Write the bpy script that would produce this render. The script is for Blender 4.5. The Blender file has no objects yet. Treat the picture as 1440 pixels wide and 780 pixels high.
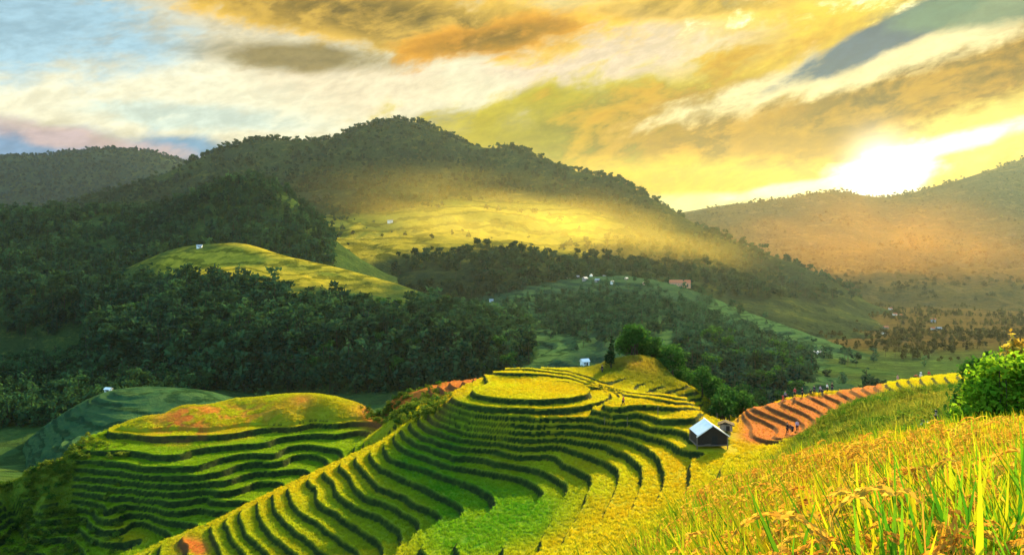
import bpy, bmesh, math, random
import numpy as np
from mathutils import Vector, Matrix

random.seed(7); RNG = np.random.default_rng(7)
SC = bpy.context.scene
COL = SC.collection
F, CX, HY = 1130.0, 720.0, 320.0          # focal length (px of the 1440 px photograph), principal column, eye-level row
R = math.radians
SUN_AZ, SUN_EL = R(24.6), R(22.0)
EXPO = 1.75          # clockwise from +Y, above the horizon

def at(px, py, Y):
    return np.array([(px - CX) / F * Y, Y, (HY - py) / F * Y])

# ------------------------------------------------------------------ numpy noise
_perm = np.random.default_rng(3).random((256, 256))
def vnoise(x, y):
    xi = np.floor(x).astype(np.int64); yi = np.floor(y).astype(np.int64)
    fx = x - xi; fy = y - yi
    fx = fx * fx * (3 - 2 * fx); fy = fy * fy * (3 - 2 * fy)
    g = lambda a, b: _perm[(a + 37 * (b // 256)) % 256, (b + 91 * (a // 256)) % 256]
    return (g(xi, yi) * (1 - fx) + g(xi + 1, yi) * fx) * (1 - fy) + (g(xi, yi + 1) * (1 - fx) + g(xi + 1, yi + 1) * fx) * fy
def fbm(x, y, o=4, ridged=False):
    s = 0; a = 0.5; t = 0
    for k in range(o):
        n = vnoise(x + 17.3 * k, y + 5.1 * k)
        if ridged: n = 1 - abs(2 * n - 1)
        s = s + a * n; t += a; a *= 0.5; x = x * 2.03; y = y * 2.03
    return s / t - 0.5

# ------------------------------------------------------------------ object helpers
def tag(o, label=None, cat=None, group=None, kind=None):
    if label: o['label'] = label
    if cat: o['category'] = cat
    if group: o['group'] = group
    if kind: o['kind'] = kind
    return o
def link(o, parent=None):
    COL.objects.link(o)
    if parent is not None: o.parent = parent
    return o
def empty(name, loc, rz=0.0):
    o = bpy.data.objects.new(name, None); COL.objects.link(o)
    o.location = loc; o.rotation_euler = (0, 0, rz); o.empty_display_size = 0.3
    return o
def np_mesh(name, V, Q, smooth=True, mats=(), mat_idx=None):
    """mesh from vertex array and a quad (or triangle) index array"""
    me = bpy.data.meshes.new(name)
    V = np.asarray(V, np.float32); Q = np.asarray(Q, np.int32)
    n = Q.shape[1]
    me.vertices.add(len(V)); me.vertices.foreach_set('co', V.ravel())
    me.loops.add(Q.size); me.loops.foreach_set('vertex_index', Q.ravel())
    me.polygons.add(len(Q))
    me.polygons.foreach_set('loop_start', np.arange(0, Q.size, n, dtype=np.int32))
    for m in mats: me.materials.append(m)
    if mat_idx is not None: me.polygons.foreach_set('material_index', np.asarray(mat_idx, np.int32))
    me.polygons.foreach_set('use_smooth', np.full(len(Q), smooth))
    me.update(calc_edges=True); me.validate()
    return me
def grid_faces(nr, nc):
    i = np.arange(nr - 1)[:, None] * nc + np.arange(nc - 1)[None, :]
    return np.stack([i, i + 1, i + nc + 1, i + nc], -1).reshape(-1, 4)
class MB:
    """collects boxes, prisms and tubes into one mesh"""
    def __init__(s): s.v = []; s.f = []
    def add(s, verts, faces):
        b = len(s.v); s.v += [tuple(p) for p in verts]; s.f += [tuple(b + i for i in f) for f in faces]; return s
    def box(s, c, d, rot=None):
        hx, hy, hz = d[0] / 2, d[1] / 2, d[2] / 2
        P = [Vector((x * hx, y * hy, z * hz)) for x in (-1, 1) for y in (-1, 1) for z in (-1, 1)]
        if rot is not None: P = [rot @ p for p in P]
        c = Vector(c)
        return s.add([c + p for p in P], [(0, 1, 3, 2), (4, 6, 7, 5), (0, 4, 5, 1), (2, 3, 7, 6), (0, 2, 6, 4), (1, 5, 7, 3)])
    def tube(s, pts, rad, n=7):
        pts = [Vector(p) for p in pts]
        rad = rad if hasattr(rad, '__len__') else [rad] * len(pts)
        rings = []
        for i, p in enumerate(pts):
            d = (pts[min(i + 1, len(pts) - 1)] - pts[max(i - 1, 0)]).normalized()
            a = d.orthogonal().normalized(); b = d.cross(a)
            rings.append([p + (a * math.cos(t) + b * math.sin(t)) * rad[i] for t in [2 * math.pi * k / n for k in range(n)]])
        V = [q for r in rings for q in r]; Fc = []
        for i in range(len(pts) - 1):
            for k in range(n):
                Fc.append((i * n + k, i * n + (k + 1) % n, (i + 1) * n + (k + 1) % n, (i + 1) * n + k))
        Fc.append(tuple(range(n - 1, -1, -1))); Fc.append(tuple(range((len(pts) - 1) * n, len(pts) * n)))
        return s.add(V, Fc)
    def mesh(s, name, mat, smooth=False):
        me = bpy.data.meshes.new(name); me.from_pydata(s.v, [], s.f); me.materials.append(mat)
        if smooth: me.polygons.foreach_set('use_smooth', [True] * len(me.polygons))
        me.update(); return me
    def build(s, name, mat, parent=None, smooth=False, bevel=0.0):
        o = link(bpy.data.objects.new(name, s.mesh(name, mat, smooth)), parent)
        if bevel:
            m = o.modifiers.new('bevel', 'BEVEL'); m.width = bevel; m.segments = 2
        return o

# ------------------------------------------------------------------ material helpers
class NT:
    def __init__(s, tree): s.t = tree; s.n = tree.nodes; s.l = tree.links
    def node(s, typ, **kw):
        n = s.n.new(typ)
        for k, v in kw.items(): setattr(n, k, v)
        return n
    def put(s, sock, val):
        if hasattr(val, 'is_linked') or isinstance(val, bpy.types.NodeSocket): s.l.new(val, sock)
        else: sock.default_value = val
    def math(s, op, a, b=0.0, c=0.0, clamp=False):
        n = s.node('ShaderNodeMath', operation=op, use_clamp=clamp)
        s.put(n.inputs[0], a); s.put(n.inputs[1], b); s.put(n.inputs[2], c); return n.outputs[0]
    def vmath(s, op, a, b=(0, 0, 0)):
        n = s.node('ShaderNodeVectorMath', operation=op)
        s.put(n.inputs[0], a); s.put(n.inputs[1], b); return n
    def mix(s, fac, a, b):
        n = s.node('ShaderNodeMix', data_type='RGBA'); n.clamp_factor = True
        s.put(n.inputs[0], fac)
        s.put(n.inputs[6], a if not isinstance(a, tuple) else (*a[:3], 1)); s.put(n.inputs[7], b if not isinstance(b, tuple) else (*b[:3], 1))
        return n.outputs[2]
    def noise(s, vec, scale, detail=4, rough=0.6, dist=0.0):
        n = s.node('ShaderNodeTexNoise'); s.put(n.inputs['Vector'], vec)
        n.inputs['Scale'].default_value = scale; n.inputs['Detail'].default_value = detail
        n.inputs['Roughness'].default_value = rough; n.inputs['Distortion'].default_value = dist
        return n.outputs[0]
    def sstep(s, v, lo, hi):
        n = s.node('ShaderNodeMapRange', interpolation_type='SMOOTHSTEP'); s.put(n.inputs[0], v)
        n.inputs[1].default_value = lo; n.inputs[2].default_value = hi
        n.inputs[3].default_value = 0.0; n.inputs[4].default_value = 1.0
        return n.outputs[0]
    def attr(s, name, typ='GEOMETRY'):
        return s.node('ShaderNodeAttribute', attribute_name=name, attribute_type=typ)

def material(name):
    m = bpy.data.materials.new(name); m.use_nodes = True
    t = NT(m.node_tree); b = m.node_tree.nodes['Principled BSDF']
    b.inputs['Roughness'].default_value = 0.85; b.inputs['Specular IOR Level'].default_value = 0.2
    return m, t, b
def plain(name, col, rough=0.8, var=0.25, scale=6.0, metal=0.0, stretch=(1, 1, 1)):
    m, t, b = material(name)
    tc = t.node('ShaderNodeTexCoord').outputs['Object']
    v = t.vmath('MULTIPLY', tc, stretch).outputs[0]
    n = t.noise(v, scale, 5, 0.65)
    c = t.mix(t.sstep(n, 0.3, 0.7), tuple(x * (1 - var) for x in col), tuple(min(1, x * (1 + var)) for x in col))
    t.put(b.inputs['Base Color'], c); b.inputs['Roughness'].default_value = rough; b.inputs['Metallic'].default_value = metal
    return m
def bumpify(t, b, h, strength=0.5, dist=0.2):
    n = t.node('ShaderNodeBump'); n.inputs['Strength'].default_value = strength; n.inputs['Distance'].default_value = dist
    t.put(n.inputs['Height'], h); t.put(b.inputs['Normal'], n.outputs[0])
def leafy(name, build_col, trans=0.45):
    """foliage: diffuse plus light shining through"""
    m = bpy.data.materials.new(name); m.use_nodes = True
    t = NT(m.node_tree); t.n.remove(t.n['Principled BSDF'])
    col = build_col(t)
    d = t.node('ShaderNodeBsdfDiffuse'); tr = t.node('ShaderNodeBsdfTranslucent'); mx = t.node('ShaderNodeMixShader')
    t.put(d.inputs[0], col); t.put(tr.inputs[0], col); mx.inputs[0].default_value = trans
    t.put(mx.inputs[1], d.outputs[0]); t.put(mx.inputs[2], tr.outputs[0])
    t.put(t.n['Material Output'].inputs['Surface'], mx.outputs[0])
    return m

# ================================================================== the near terrain: control points
DZ, DZ2 = 0.85, 0.65
def lev_z(n): return np.where(np.asarray(n, float) >= -16, -26.5 + DZ * np.asarray(n, float), -40.1 + DZ2 * (np.asarray(n, float) + 16))
def z_lev(z): z = np.asarray(z, float); return np.where(z >= -40.1, (z + 26.5) / DZ, (z + 40.1) / DZ2 - 16)

CONTOURS = [   # terrace level, its lip
 (0, [(688,546),(705,554),(726,559),(749,560.5),(777,559),(800,554),(809,552)]),
 (0, [(694,541.5),(737,537),(779,541),(800,548)]),
 (-1, [(652,556),(664,562),(685,570),(715,576),(754,578.5),(788,577),(812,575),(836,571)]),
 (-2, [(640,563),(665,576),(700,583.5),(733,585),(788,587),(846,589),(892,592),(950,603),(975,615)]),
 (-3, [(628,569),(650,581),(700,589.5),(740,593),(788,596),(846,600),(890,606),(931,616),(949,625),(961,633),(972,651),(973,672),(968,688)]),
 (-4, [(616,574),(640,588),(700,602),(769,605),(811,606),(858,611),(892,620),(915,635),(930,655),(937,672),(930,692),(918,710)]),
 (-5, [(603,580),(625,595),(665,606),(700,610.5),(769,615),(815,619),(862,631),(889,644),(904,662),(903,681),(889,713),(873,738)]),
 (-6, [(590,586),(610,603),(655,615),(700,620),(769,625),(815,633),(850,646),(870,662),(871,674),(862,697),(848,727),(829,752)]),
 (-7, [(578,593),(600,614),(650,627),(700,633),(746,639),(792,650),(820,662),(833,676),(829,690),(808,731),(797,752),(776,780)]),
 (-8, [(566,601),(585,621),(640,640),(700,648),(746,656),(776,667),(797,681),(800,692),(788,711),(776,734),(761,775)]),
 (-9, [(556,610),(573,632),(618,648),(660,657),(700,663),(730,670),(753,681),(765,692),(755,707),(744,722),(725,750),(705,780)]),
 (-10, [(546,618),(549,643),(604,660),(655,676),(681,689),(697,704),(681,726),(663,749),(647,780)]),
 (-12, [(518,628),(517,668),(535,687),(560,694),(588,709),(614,721),(622,728),(611,738),(599,746),(578,766),(566,782)]),
 (-13, [(500,636),(490,668),(500,686),(514,699),(553,711),(578,724),(590,740),(578,756),(556,782)]),
 (-14, [(480,646),(466,676),(472,691),(488,706),(522,721),(547,735),(563,750),(566,764),(552,785)]),
 (-15, [(455,657),(446,686),(452,708),(476,724),(501,739),(527,757),(537,770),(536,784)]),
 (-16, [(428,670),(406,692),(410,706),(422,717),(445,734),(472,752),(500,773)]),
 (-17, [(403,682),(386,702),(388,716),(397,730),(419,750),(449,771)]),
 (-18, [(380,692),(366,712),(367,725),(373,740),(389,757),(412,775)]),
 (-19, [(353,706),(338,728),(345,748),(361,762),(378,782)]),
 (-20, [(332,716),(317,735),(322,753),(343,773)]),
 (-21, [(308,730),(298,745),(303,765),(312,784)]),
 (-22, [(272,744),(262,768),(272,790)]),
 (-23, [(232,760),(222,790)]),
 # the second hill, beyond the spur
 (-16, [(154,602),(172,609),(215,614),(261,612),(308,611),(385,600),(442,594),(490,593),(540,596)]),
 (-17, [(132,612),(169,622),(215,627),(277,623),(385,611),(480,606),(528,605)]),
 (-18, [(114,622),(154,638),(200,641),(277,636),(385,623),(480,613),(515,612)]),
 (-19, [(124,646),(200,654),(281,650),(385,636),(460,627),(503,619)]),
# (-20, [(128,660),(185,668),(231,667),(281,663),(385,648),(440,638),(485,629)]),
 (-21, [(281,669),(315,662),(362,651),(408,643),(445,641),(458,648)]),
# (-22, [(110,678),(200,690),(300,676),(362,660),(408,652),(436,656)]),
# (-23, [(100,684),(200,699),(300,684),(362,670),(400,661),(418,667)]),
 (-24, [(300,692),(362,677),(391,678)]),
# (-25, [(84,695),(150,707),(215,708),(290,698),(350,686),(369,689)]),
# (-26, [(190,711),(250,707),(310,698),(335,695),(342,700)]),
 (-27, [(80,704),(150,716),(230,715),(290,706),(313,714)]),
# (-28, [(190,719),(250,716),(275,713),(290,722)]),
# (-29, [(60,706),(108,712),(160,719),(215,720),(252,722),(262,731)]),
 (-30, [(52,714),(123,724),(184,729),(215,731),(227,738)]),
# (-31, [(45,720),(100,731),(169,737),(190,740),(202,747)]),
# (-32, [(34,724),(62,731),(108,740),(154,750),(164,756)]),
 (-33, [(25,732),(83,748),(120,760),(132,769)]),
 (-34, [(15,741),(77,760),(105,778)]),
# (-36, [(0,755),(60,785)]),
]
CTRL = []          # px, py, Y
for n, pts in CONTOURS:
    z = float(lev_z(n))
    for (px, py) in pts: CTRL.append((px, py, F * z / (HY - py)))
def crest(px, py, Y, slope=0.5, d=14):      # a crest seen edge-on: the ground falls away behind it
    CTRL.append((px, py, Y)); z = (HY - py) / F * Y
    for k in (0.5, 1.0):
        Y2 = Y + d * k; z2 = z - slope * d * k
        CTRL.append((px * 1.0, HY - z2 * F / Y2, Y2))
# spur: behind its crest
for px, py, n in [(518,622,-12),(480,640,-14),(430,664,-16),(380,687,-18),(332,711,-20),(272,739,-22),(232,755,-23),(180,776,-24.5)]:
    z = float(lev_z(n)); Y = F * z / (HY - py); CTRL.append((px + 6, HY - (z - 2.6) * F / (Y + 4.5), Y + 4.5))
# below the frame, and the bowl's near side
CTRL += [(300,860,92),(120,860,104),(0,850,112),(-150,830,120),(420,860,88),(560,860,80),(680,860,72),(760,850,62),(870,800,62),(930,745,70),(990,705,76),(-100,760,134),(-220,740,150)]
# disc, right-hand paddies, knoll, saddle
CTRL += [(745,546.5,130.5),(720,547,129),(775,547,129),(742,531,140),(700,529,141),(742,523,143),(860,566,119),(930,590,114.6),(892,571,119.5),(950,578,117.5),(892,560.5,125),(950,566,122),(892,553,128.5),(950,556,126.5),
         (820,545,134),(800,535,140),(846,540,138),(870,528,144),(870,511,152),(905,512,154),(840,522,150),(930,530,150),(985,576,126),(1000,598,113),(1000,622,107.5),(975,640,103),(1020,640,101),(1060,640,97),(1090,650,90)]
for c in [(742,518,148),(800,517,152),(700,522,147),(1000,588,119),(1050,575,127),(1100,562,136),(1140,555,141),(1200,548,146),(1260,540,150),(1340,533,154),(1440,532,156),(1560,528,158),(1700,526,160)]: crest(*c)
for c in [(870,505,160),(930,512,162),(975,545,150)]: crest(*c, slope=0.6)
# the reddish strip behind the disc's left shoulder
CTRL += [(640,562,158),(600,568,158),(560,582,152),(560,596,146),(680,545,152),(520,585,170)]
for c in [(690,531,163),(640,536,172),(590,548,175),(550,558,176),(515,570,178)]: crest(*c, slope=0.6)
# orange terraces by the people, green slope, foreground
CTRL += [(1060,612,112),(1110,605,118),(1080,585,124),(1140,575,128),(1180,566,133),(1090,625,106),
         (1130,618,96),(1190,580,96),(1260,564,96),(1340,556,96),(1440,548,96),(1600,540,96),(1210,573,110),(1300,553,118),(1400,546,120),
         (1120,650,80),(1200,610,70),(1280,600,66),(1340,595,62),(1440,585,60),(1600,570,60),(1160,650,60),(1260,640,48),(1340,640,42),(1440,625,38),(1600,610,36),
         (1050,690,62),(1000,740,55),(950,790,48),(880,840,45),(800,920,40),
         (1440,668,20),(1300,672,20),(1200,684,19.5),(1110,712,18.5),(1040,742,17.5),(960,780,16.5),(880,826,15.5),(800,890,14.5),(700,980,13),(1600,660,20),
         (1440,690,28),(1300,700,29),(1200,712,29),(1110,740,29),(1000,790,28),(900,850,27),(800,930,26),
         (1440,790,7),(1300,800,7.5),(1200,812,8),(1100,830,8.5),(1000,850,9),(860,900,10),(700,1010,10),(1600,780,7),(1440,960,3.5),(1100,960,4.5),(800,1150,5),
         (400,1100,30),(200,1000,60),(0,950,80),(500,1250,12),(600,960,40)]
# second hill: plateau and back crest
CTRL += [(300,590,163),(400,580,165),(230,598,160),(470,575,168),(340,575,172)]
for c in [(160,600,163),(205,585,163),(250,572,170),(330,560,178),(430,555,181),(500,567,177),(540,588,166)]: crest(*c, slope=0.6)
CTRL += [(95,642,147),(30,676,141),(60,660,144),(60,690,139)]
for c in [(112,620,157),(70,655,146),(30,674,143),(0,692,140),(-60,720,137)]: crest(*c, slope=0.55)
# the valley beyond
def band(Y, z, pxs=(-500,-200,0,200,400,600,800,1000,1200,1440,1700,2000), var=3.0):
    for px in pxs: CTRL.append((px, HY - (z + var * math.sin(px * 0.013 + Y)) * F / Y, Y))
band(235, -75); band(300, -84); band(420, -86); band(600, -96); band(900, -118); band(1400, -138); band(2200, -150); band(4000, -165); band(6000, -172)
CTRL = np.array(CTRL, float)

def _uv(px, Y): return np.stack([(px - CX) / F, np.log(Y)], -1)
def _K(d2): return 0.5 * d2 * np.log(d2 + 1e-12)
_P = _uv(CTRL[:, 0], CTRL[:, 2]); _T = (HY - CTRL[:, 1]) / F
# merge near-duplicate points
_key = np.round(_P / 0.004).astype(int); _, _ix = np.unique(_key, axis=0, return_index=True); _P = _P[_ix]; _T = _T[_ix]
_n = len(_P)
_A = np.zeros((_n + 3, _n + 3)); _A[:_n, :_n] = _K(((_P[:, None] - _P[None]) ** 2).sum(-1)) + np.eye(_n) * 8e-5
_A[:_n, _n] = 1; _A[:_n, _n + 1:] = _P; _A[_n, :_n] = 1; _A[_n + 1:, :_n] = _P.T
_W = np.linalg.solve(_A, np.concatenate([_T, np.zeros(3)]))
def tps_z(x, y):
    """smooth ground height at world x, y (y > 2)"""
    s = np.shape(x); x = np.ravel(x); y = np.maximum(np.ravel(y), 2.5); out = np.empty(len(x))
    for i in range(0, len(x), 20000):
        q = np.stack([np.clip(x[i:i + 20000] / y[i:i + 20000], -1.3, 1.3), np.log(y[i:i + 20000])], -1)
        d2 = ((q[:, None, 0] - _P[None, :, 0]) ** 2 + (q[:, None, 1] - _P[None, :, 1]) ** 2)
        out[i:i + 20000] = (_K(d2) @ _W[:_n] + _W[_n] + q @ _W[_n + 1:]) * y[i:i + 20000]
    return out.reshape(s)

def sst(v, a, b):
    t = np.clip((v - a) / (b - a), 0, 1); return t * t * (3 - 2 * t)
def blob(px, Y, c, r):      # soft ellipse in (column, depth)
    return np.exp(-(((px - c[0]) / r[0]) ** 2 + ((Y - c[1]) / r[1]) ** 2))

# fine patch holding every terrace
X0, X1, Y0, Y1, CELL = -118.0, 112.0, 56.0, 196.0, 0.20
xs = np.arange(X0, X1 + 1e-6, CELL); ys = np.arange(Y0, Y1 + 1e-6, CELL)
cx_ = np.arange(X0 - 1, X1 + 2, 0.8); cy_ = np.arange(Y0 - 1, Y1 + 2, 0.8)
_cz = tps_z(*np.meshgrid(cx_, cy_))
def cubic_up(G, gx, gy, x, y):
    def w(ax, q):
        t = (q - ax[0]) / (ax[1] - ax[0]); i = np.clip(np.floor(t).astype(int), 1, len(ax) - 3); f = t - i
        return i, [-0.5*f + f*f - 0.5*f**3, 1 - 2.5*f*f + 1.5*f**3, 0.5*f + 2*f*f - 1.5*f**3, -0.5*f*f + 0.5*f**3]
    i, wx = w(gx, x); j, wy = w(gy, y)
    H = sum(G[:, i + k - 1] * wx[k][None, :] for k in range(4))
    return sum(H[j + k - 1, :] * wy[k][:, None] for k in range(4))
ZS = cubic_up(_cz, cx_, cy_, xs, ys)
XX, YY = np.meshgrid(xs, ys); PX = XX / YY * F + CX
# the round paddy on top: a level disc with one ring below it, open to the paddies behind
_ax, _ay = (XX - 3.1), (YY - 131.0)
_rho = np.hypot(_ax / 9.3, _ay / 6.9) * (1 + 0.05 * fbm(XX / 5, YY / 5, 2))
_nd = np.where(_rho < 1, 0.05 + 0.35 * (1 - _rho), -(_rho - 1) / 0.36)
_open = sst(_ay / 6.9 - 0.25 * _ax / 9.3, 0.15, 0.75)
_nd = _nd * (1 - _open) + 0.25 * _open
_wd = (1 - sst(_rho, 1.36, 1.75)) * (1 - _open * sst(_rho, 0.9, 1.2))
ZS = ZS * (1 - _wd) + lev_z(_nd) * _wd
N = z_lev(ZS)
# the flatter paddies right of and behind the disc are stepped more finely
yb = np.interp(PX, [690, 742, 800, 830, 860, 950, 1000], [142, 141.5, 138, 132, 125, 118, 118])
ex = sst(YY, yb - 1, yb + 13) * sst(PX, 660, 700) * (1 - sst(PX, 985, 1000)); ex2 = sst(YY, yb - 3, yb + 2) * sst(PX, 660, 700) * (1 - sst(PX, 985, 1000))
org = sst(PX, 1020, 1060) * sst(YY, 106, 112)                     # orange terraces, low banks
ex *= 1 - _wd; ex2 *= 1 - _wd
N = N + 3.4 * ex + org * 1.0 * ((PX - 1040) / 25.0 + 0.10 * (YY - 112))
N = N + 0.20 * fbm(XX / 8, YY / 8, 2)
_b2 = (PX < np.interp(YY, [118, 124, 127, 133, 137, 146, 156], [180, 240, 330, 420, 480, 545, 600])) & (N < -16)
N = np.where(_b2, -16 + (N + 16) / 1.6, N)
dzl = np.where(_b2, DZ2 * 1.6, np.where(N < -16, DZ2, DZ)) * (1 - 0.55 * ex2) * (1 - 0.6 * org)
# where the ground is terraced at all
left = sst(PX, 40, 130) if False else 1.0
spur_x = np.interp(YY, [118, 124, 127, 133, 137, 146, 156], [180, 240, 330, 420, 480, 545, 600])
behind = (PX < spur_x)                                             # second hill side of the spur
wmask = np.ones_like(ZS)
wmask = np.where(behind & (N > -15.3), np.clip(1 - (N + 15.9) / 0.5, 0, 1), wmask)
wmask *= 1 - sst(-PX - 60 * fbm(XX / 5, YY / 5, 3), -140, -90) * sst(YY + 8 * fbm(XX / 5, YY / 5, 3), 134, 141) * 0.85
wmask *= 1 - np.clip(1.6 * blob(PX, YY, (890, 153), (75, 11)), 0, 1)
wmask *= 1 - sst(PX, 1080, 1125) * (1 - sst(YY, 103, 108))
wmask *= 1 - (1 - sst(YY, 60, 70)) * sst(PX, 820, 900)
wmask *= 1 - sst(YY, 176, 184)
gy_, gx_ = np.gradient(N, CELL)
gn = np.hypot(gx_, gy_)
N = N + np.clip(gn, 0, .8) * (0.30 * fbm(XX / 1.4, YY / 1.4, 3) + 0.35 * fbm(XX / 4.5 + 30, YY / 4.5, 2))   # hand-cut banks wander
fr = np.clip(gn * 0.54, 0.13, 0.58)                                # share of each step taken by its bank
fl = np.floor(N); ft = N - fl
up = sst(ft, 1 - fr, 1.0)
bund = 0.16 * np.exp(-((ft * 1.0) / np.clip(gn * 0.30, 0.02, 0.3)) ** 2)   # low earth rim along each lip
q = fl + up
rough = 0.12 * fbm(XX / 1.3, YY / 1.3, 3)
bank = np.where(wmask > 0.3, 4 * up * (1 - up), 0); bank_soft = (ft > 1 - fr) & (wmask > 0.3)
ZF = ZS + wmask * (dzl * (q - N) + bund) + rough * (0.35 + 1.8 * np.clip(bank + (1 - wmask), 0, 1)) + (1 - wmask) * 0.35 * fbm(XX / 4, YY / 4, 3)
bank_a = np.clip(bank_soft.astype(float), 0, 1)
# what grows where (column, depth): red soil, green unripe rice, rough grass
Z_SOIL = np.clip(1.2 * org * (1 - sst(PX, 1190, 1215)) * (1 - sst(YY, 132 + (PX - 1100) * 0.06, 136 + (PX - 1100) * 0.06)) + 1.1 * sst(PX,1170,1190)*(1-sst(PX,1235,1250))*sst(YY,118,126)
     + 1.3 * blob(PX, YY, (665, 158), (42, 10)) + 1.2 * blob(PX, YY, (605, 170), (70, 11)) + 1.1 * blob(PX, YY, (540, 172), (34, 10))
     + 1.0 * blob(PX, YY, (258, 160), (48, 7)) * sst(fbm(XX/3, YY/3, 3), -.15, .05) + 0.8 * blob(PX, YY, (320, 168), (80, 7)) * sst(fbm(XX/2, YY/2, 3), -.1, .1) + 0.6*blob(PX, YY, (425,172),(18,4))
     + 1.0 * blob(PX, YY, (262, 112), (18, 3)) + 1.0 * blob(PX, YY, (282, 110), (14, 3)) + 0.35*blob(PX,YY,(620,132),(30,6)) + 0.45*blob(PX,YY,(890,154),(40,6)), 0, 1)
wob = 14 * fbm(XX / 9, YY / 9, 3)
gully = blob(PX, YY + wob, (690, 96), (120, 17)) * 1.5
shoulder = blob(PX, YY, (600, 121), (75, 10)) * 1.1
Z_GREEN = np.clip(gully + shoulder - 0.9 * blob(PX, YY, (840, 80), (90, 9)) , 0, 1)
Z_GREEN = np.where(behind, np.clip(0.85 - 0.7 * blob(PX, YY, (180, 131), (30, 4)) - sst(N, -16.6, -15.9) * 0.55, 0, 1), Z_GREEN)
Z_GREEN = np.where(~behind & (YY > 100) & (N < -12.5), np.clip(Z_GREEN, 0, 0.25) + 0.45 * sst(-YY, -124, -112), Z_GREEN)
Z_GRASS = np.clip((1 - wmask) * np.where(behind & (N > -16), 0.22, 1.0) + sst(YY, 160, 172) * (1 - behind) * (PX < 640) * 0.6, 0, 1)

# ================================================================== materials of the land
def rice_colour(t, soil, green, grass, pos, var):
    """ripe yellow, unripe green, red soil and rough grass, mixed by what grows where"""
    n1 = t.noise(pos, 0.35, 4, 0.6); n2 = t.noise(pos, 2.5, 4, 0.7)
    ripe = t.mix(t.sstep(n1, 0.35, 0.65), (0.44, 0.36, 0.010), (0.45, 0.43, 0.014))
    ripe = t.mix(t.math('MULTIPLY', t.sstep(n2, 0.55, 0.75), 0.5), ripe, (0.34, 0.17, 0.02))
    grn = t.mix(t.sstep(n1, 0.3, 0.7), (0.05, 0.20, 0.010), (0.16, 0.30, 0.012))
    gr = t.mix(t.sstep(n2, 0.35, 0.7), (0.05, 0.11, 0.012), (0.16, 0.17, 0.018))
    so = t.mix(t.sstep(n2, 0.35, 0.65), (0.36, 0.065, 0.011), (0.47, 0.17, 0.025))
    c = t.mix(green, ripe, grn); c = t.mix(grass, c, gr); c = t.mix(soil, c, so)
    return t.mix(var, c, t.vmath('MULTIPLY', c, (0.55, 0.62, 0.5)).outputs[0])
def make_terrace_mat():
    m, t, b = material('terrace_earth')
    pos = t.node('ShaderNodeNewGeometry').outputs['Position']
    a = t.attr('zone'); sep = t.node('ShaderNodeSeparateColor'); t.put(sep.inputs[0], a.outputs['Color'])
    bank = t.attr('bank').outputs['Fac']
    n3 = t.noise(pos, 5.0, 6, 0.75)
    c = rice_colour(t, sep.outputs[0], sep.outputs[1], sep.outputs[2], pos, t.sstep(n3, 0.45, 0.8))
    n4 = t.noise(pos, 1.1, 5, 0.7)
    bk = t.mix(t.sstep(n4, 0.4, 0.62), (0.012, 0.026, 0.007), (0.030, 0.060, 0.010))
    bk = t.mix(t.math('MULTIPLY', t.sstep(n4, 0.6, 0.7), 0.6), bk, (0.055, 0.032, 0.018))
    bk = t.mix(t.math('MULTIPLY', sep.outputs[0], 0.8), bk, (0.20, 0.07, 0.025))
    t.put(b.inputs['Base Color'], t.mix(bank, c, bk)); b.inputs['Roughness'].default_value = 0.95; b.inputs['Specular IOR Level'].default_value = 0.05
    bumpify(t, b, t.math('ADD', n3, t.noise(pos, 14, 3, 0.7)), 0.8, 0.25)
    return m
def land_mat(name, dark, mid, light, scale, field=None, stripes=0.0, dry=False):
    """woods and meadow: dark and light patches at several sizes"""
    m, t, b = material(name)
    pos = t.node('ShaderNodeNewGeometry').outputs['Position']
    n1 = t.noise(pos, 1.0 / scale, 6, 0.62); n2 = t.noise(pos, 6.0 / scale, 6, 0.7); n3 = t.noise(pos, 28.0 / scale, 5, 0.75)
    c = t.mix(t.sstep(n1, 0.36, 0.64), dark, mid)
    c = t.mix(t.math('MULTIPLY', t.sstep(n2, 0.5, 0.68), 0.8), c, light)
    c = t.mix(t.sstep(n3, 0.45, 0.75), c, t.vmath('MULTIPLY', c, (0.35, 0.4, 0.4)).outputs[0])
    if field:
        f = t.attr('field').outputs['Fac']
        fc = t.mix(t.sstep(n2, 0.35, 0.65), field[0], field[1])
        if stripes:
            z = t.node('ShaderNodeSeparateXYZ'); t.put(z.inputs[0], pos)
            s = t.math('SINE', t.math('MULTIPLY_ADD', n1, 30.0 , t.math('MULTIPLY', z.outputs[2], stripes)))
            fc = t.mix(t.sstep(s, 0.1, 0.9), fc, t.vmath('MULTIPLY', fc, (0.45, 0.5, 0.5)).outputs[0])
        c = t.mix(f, c, fc)
    if dry: c = t.mix(t.attr('dry').outputs['Fac'], c, t.mix(t.sstep(n2, 0.35, 0.65), (0.045, 0.032, 0.012), (0.10, 0.07, 0.02)))
    t.put(b.inputs['Base Color'], c); b.inputs['Roughness'].default_value = 1.0; b.inputs['Specular IOR Level'].default_value = 0.0
    bumpify(t, b, t.math('ADD', n2, t.math('MULTIPLY', n3, 0.5)), 1.0, scale * 0.06)
    return m
M_TERR = make_terrace_mat()
M_GROUND = land_mat('valley_ground', (0.030, 0.055, 0.018), (0.05, 0.10, 0.022), (0.09, 0.15, 0.03), 60, ((0.03, 0.085, 0.025), (0.06, 0.12, 0.028)), 1.6, True)
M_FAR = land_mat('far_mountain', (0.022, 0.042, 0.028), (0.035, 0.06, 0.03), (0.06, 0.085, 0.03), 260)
M_PEAK = land_mat('wooded_mountain', (0.024, 0.042, 0.018), (0.04, 0.065, 0.02), (0.09, 0.10, 0.02), 170, ((0.22, 0.20, 0.02), (0.34, 0.29, 0.03)), 0.35)
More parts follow.
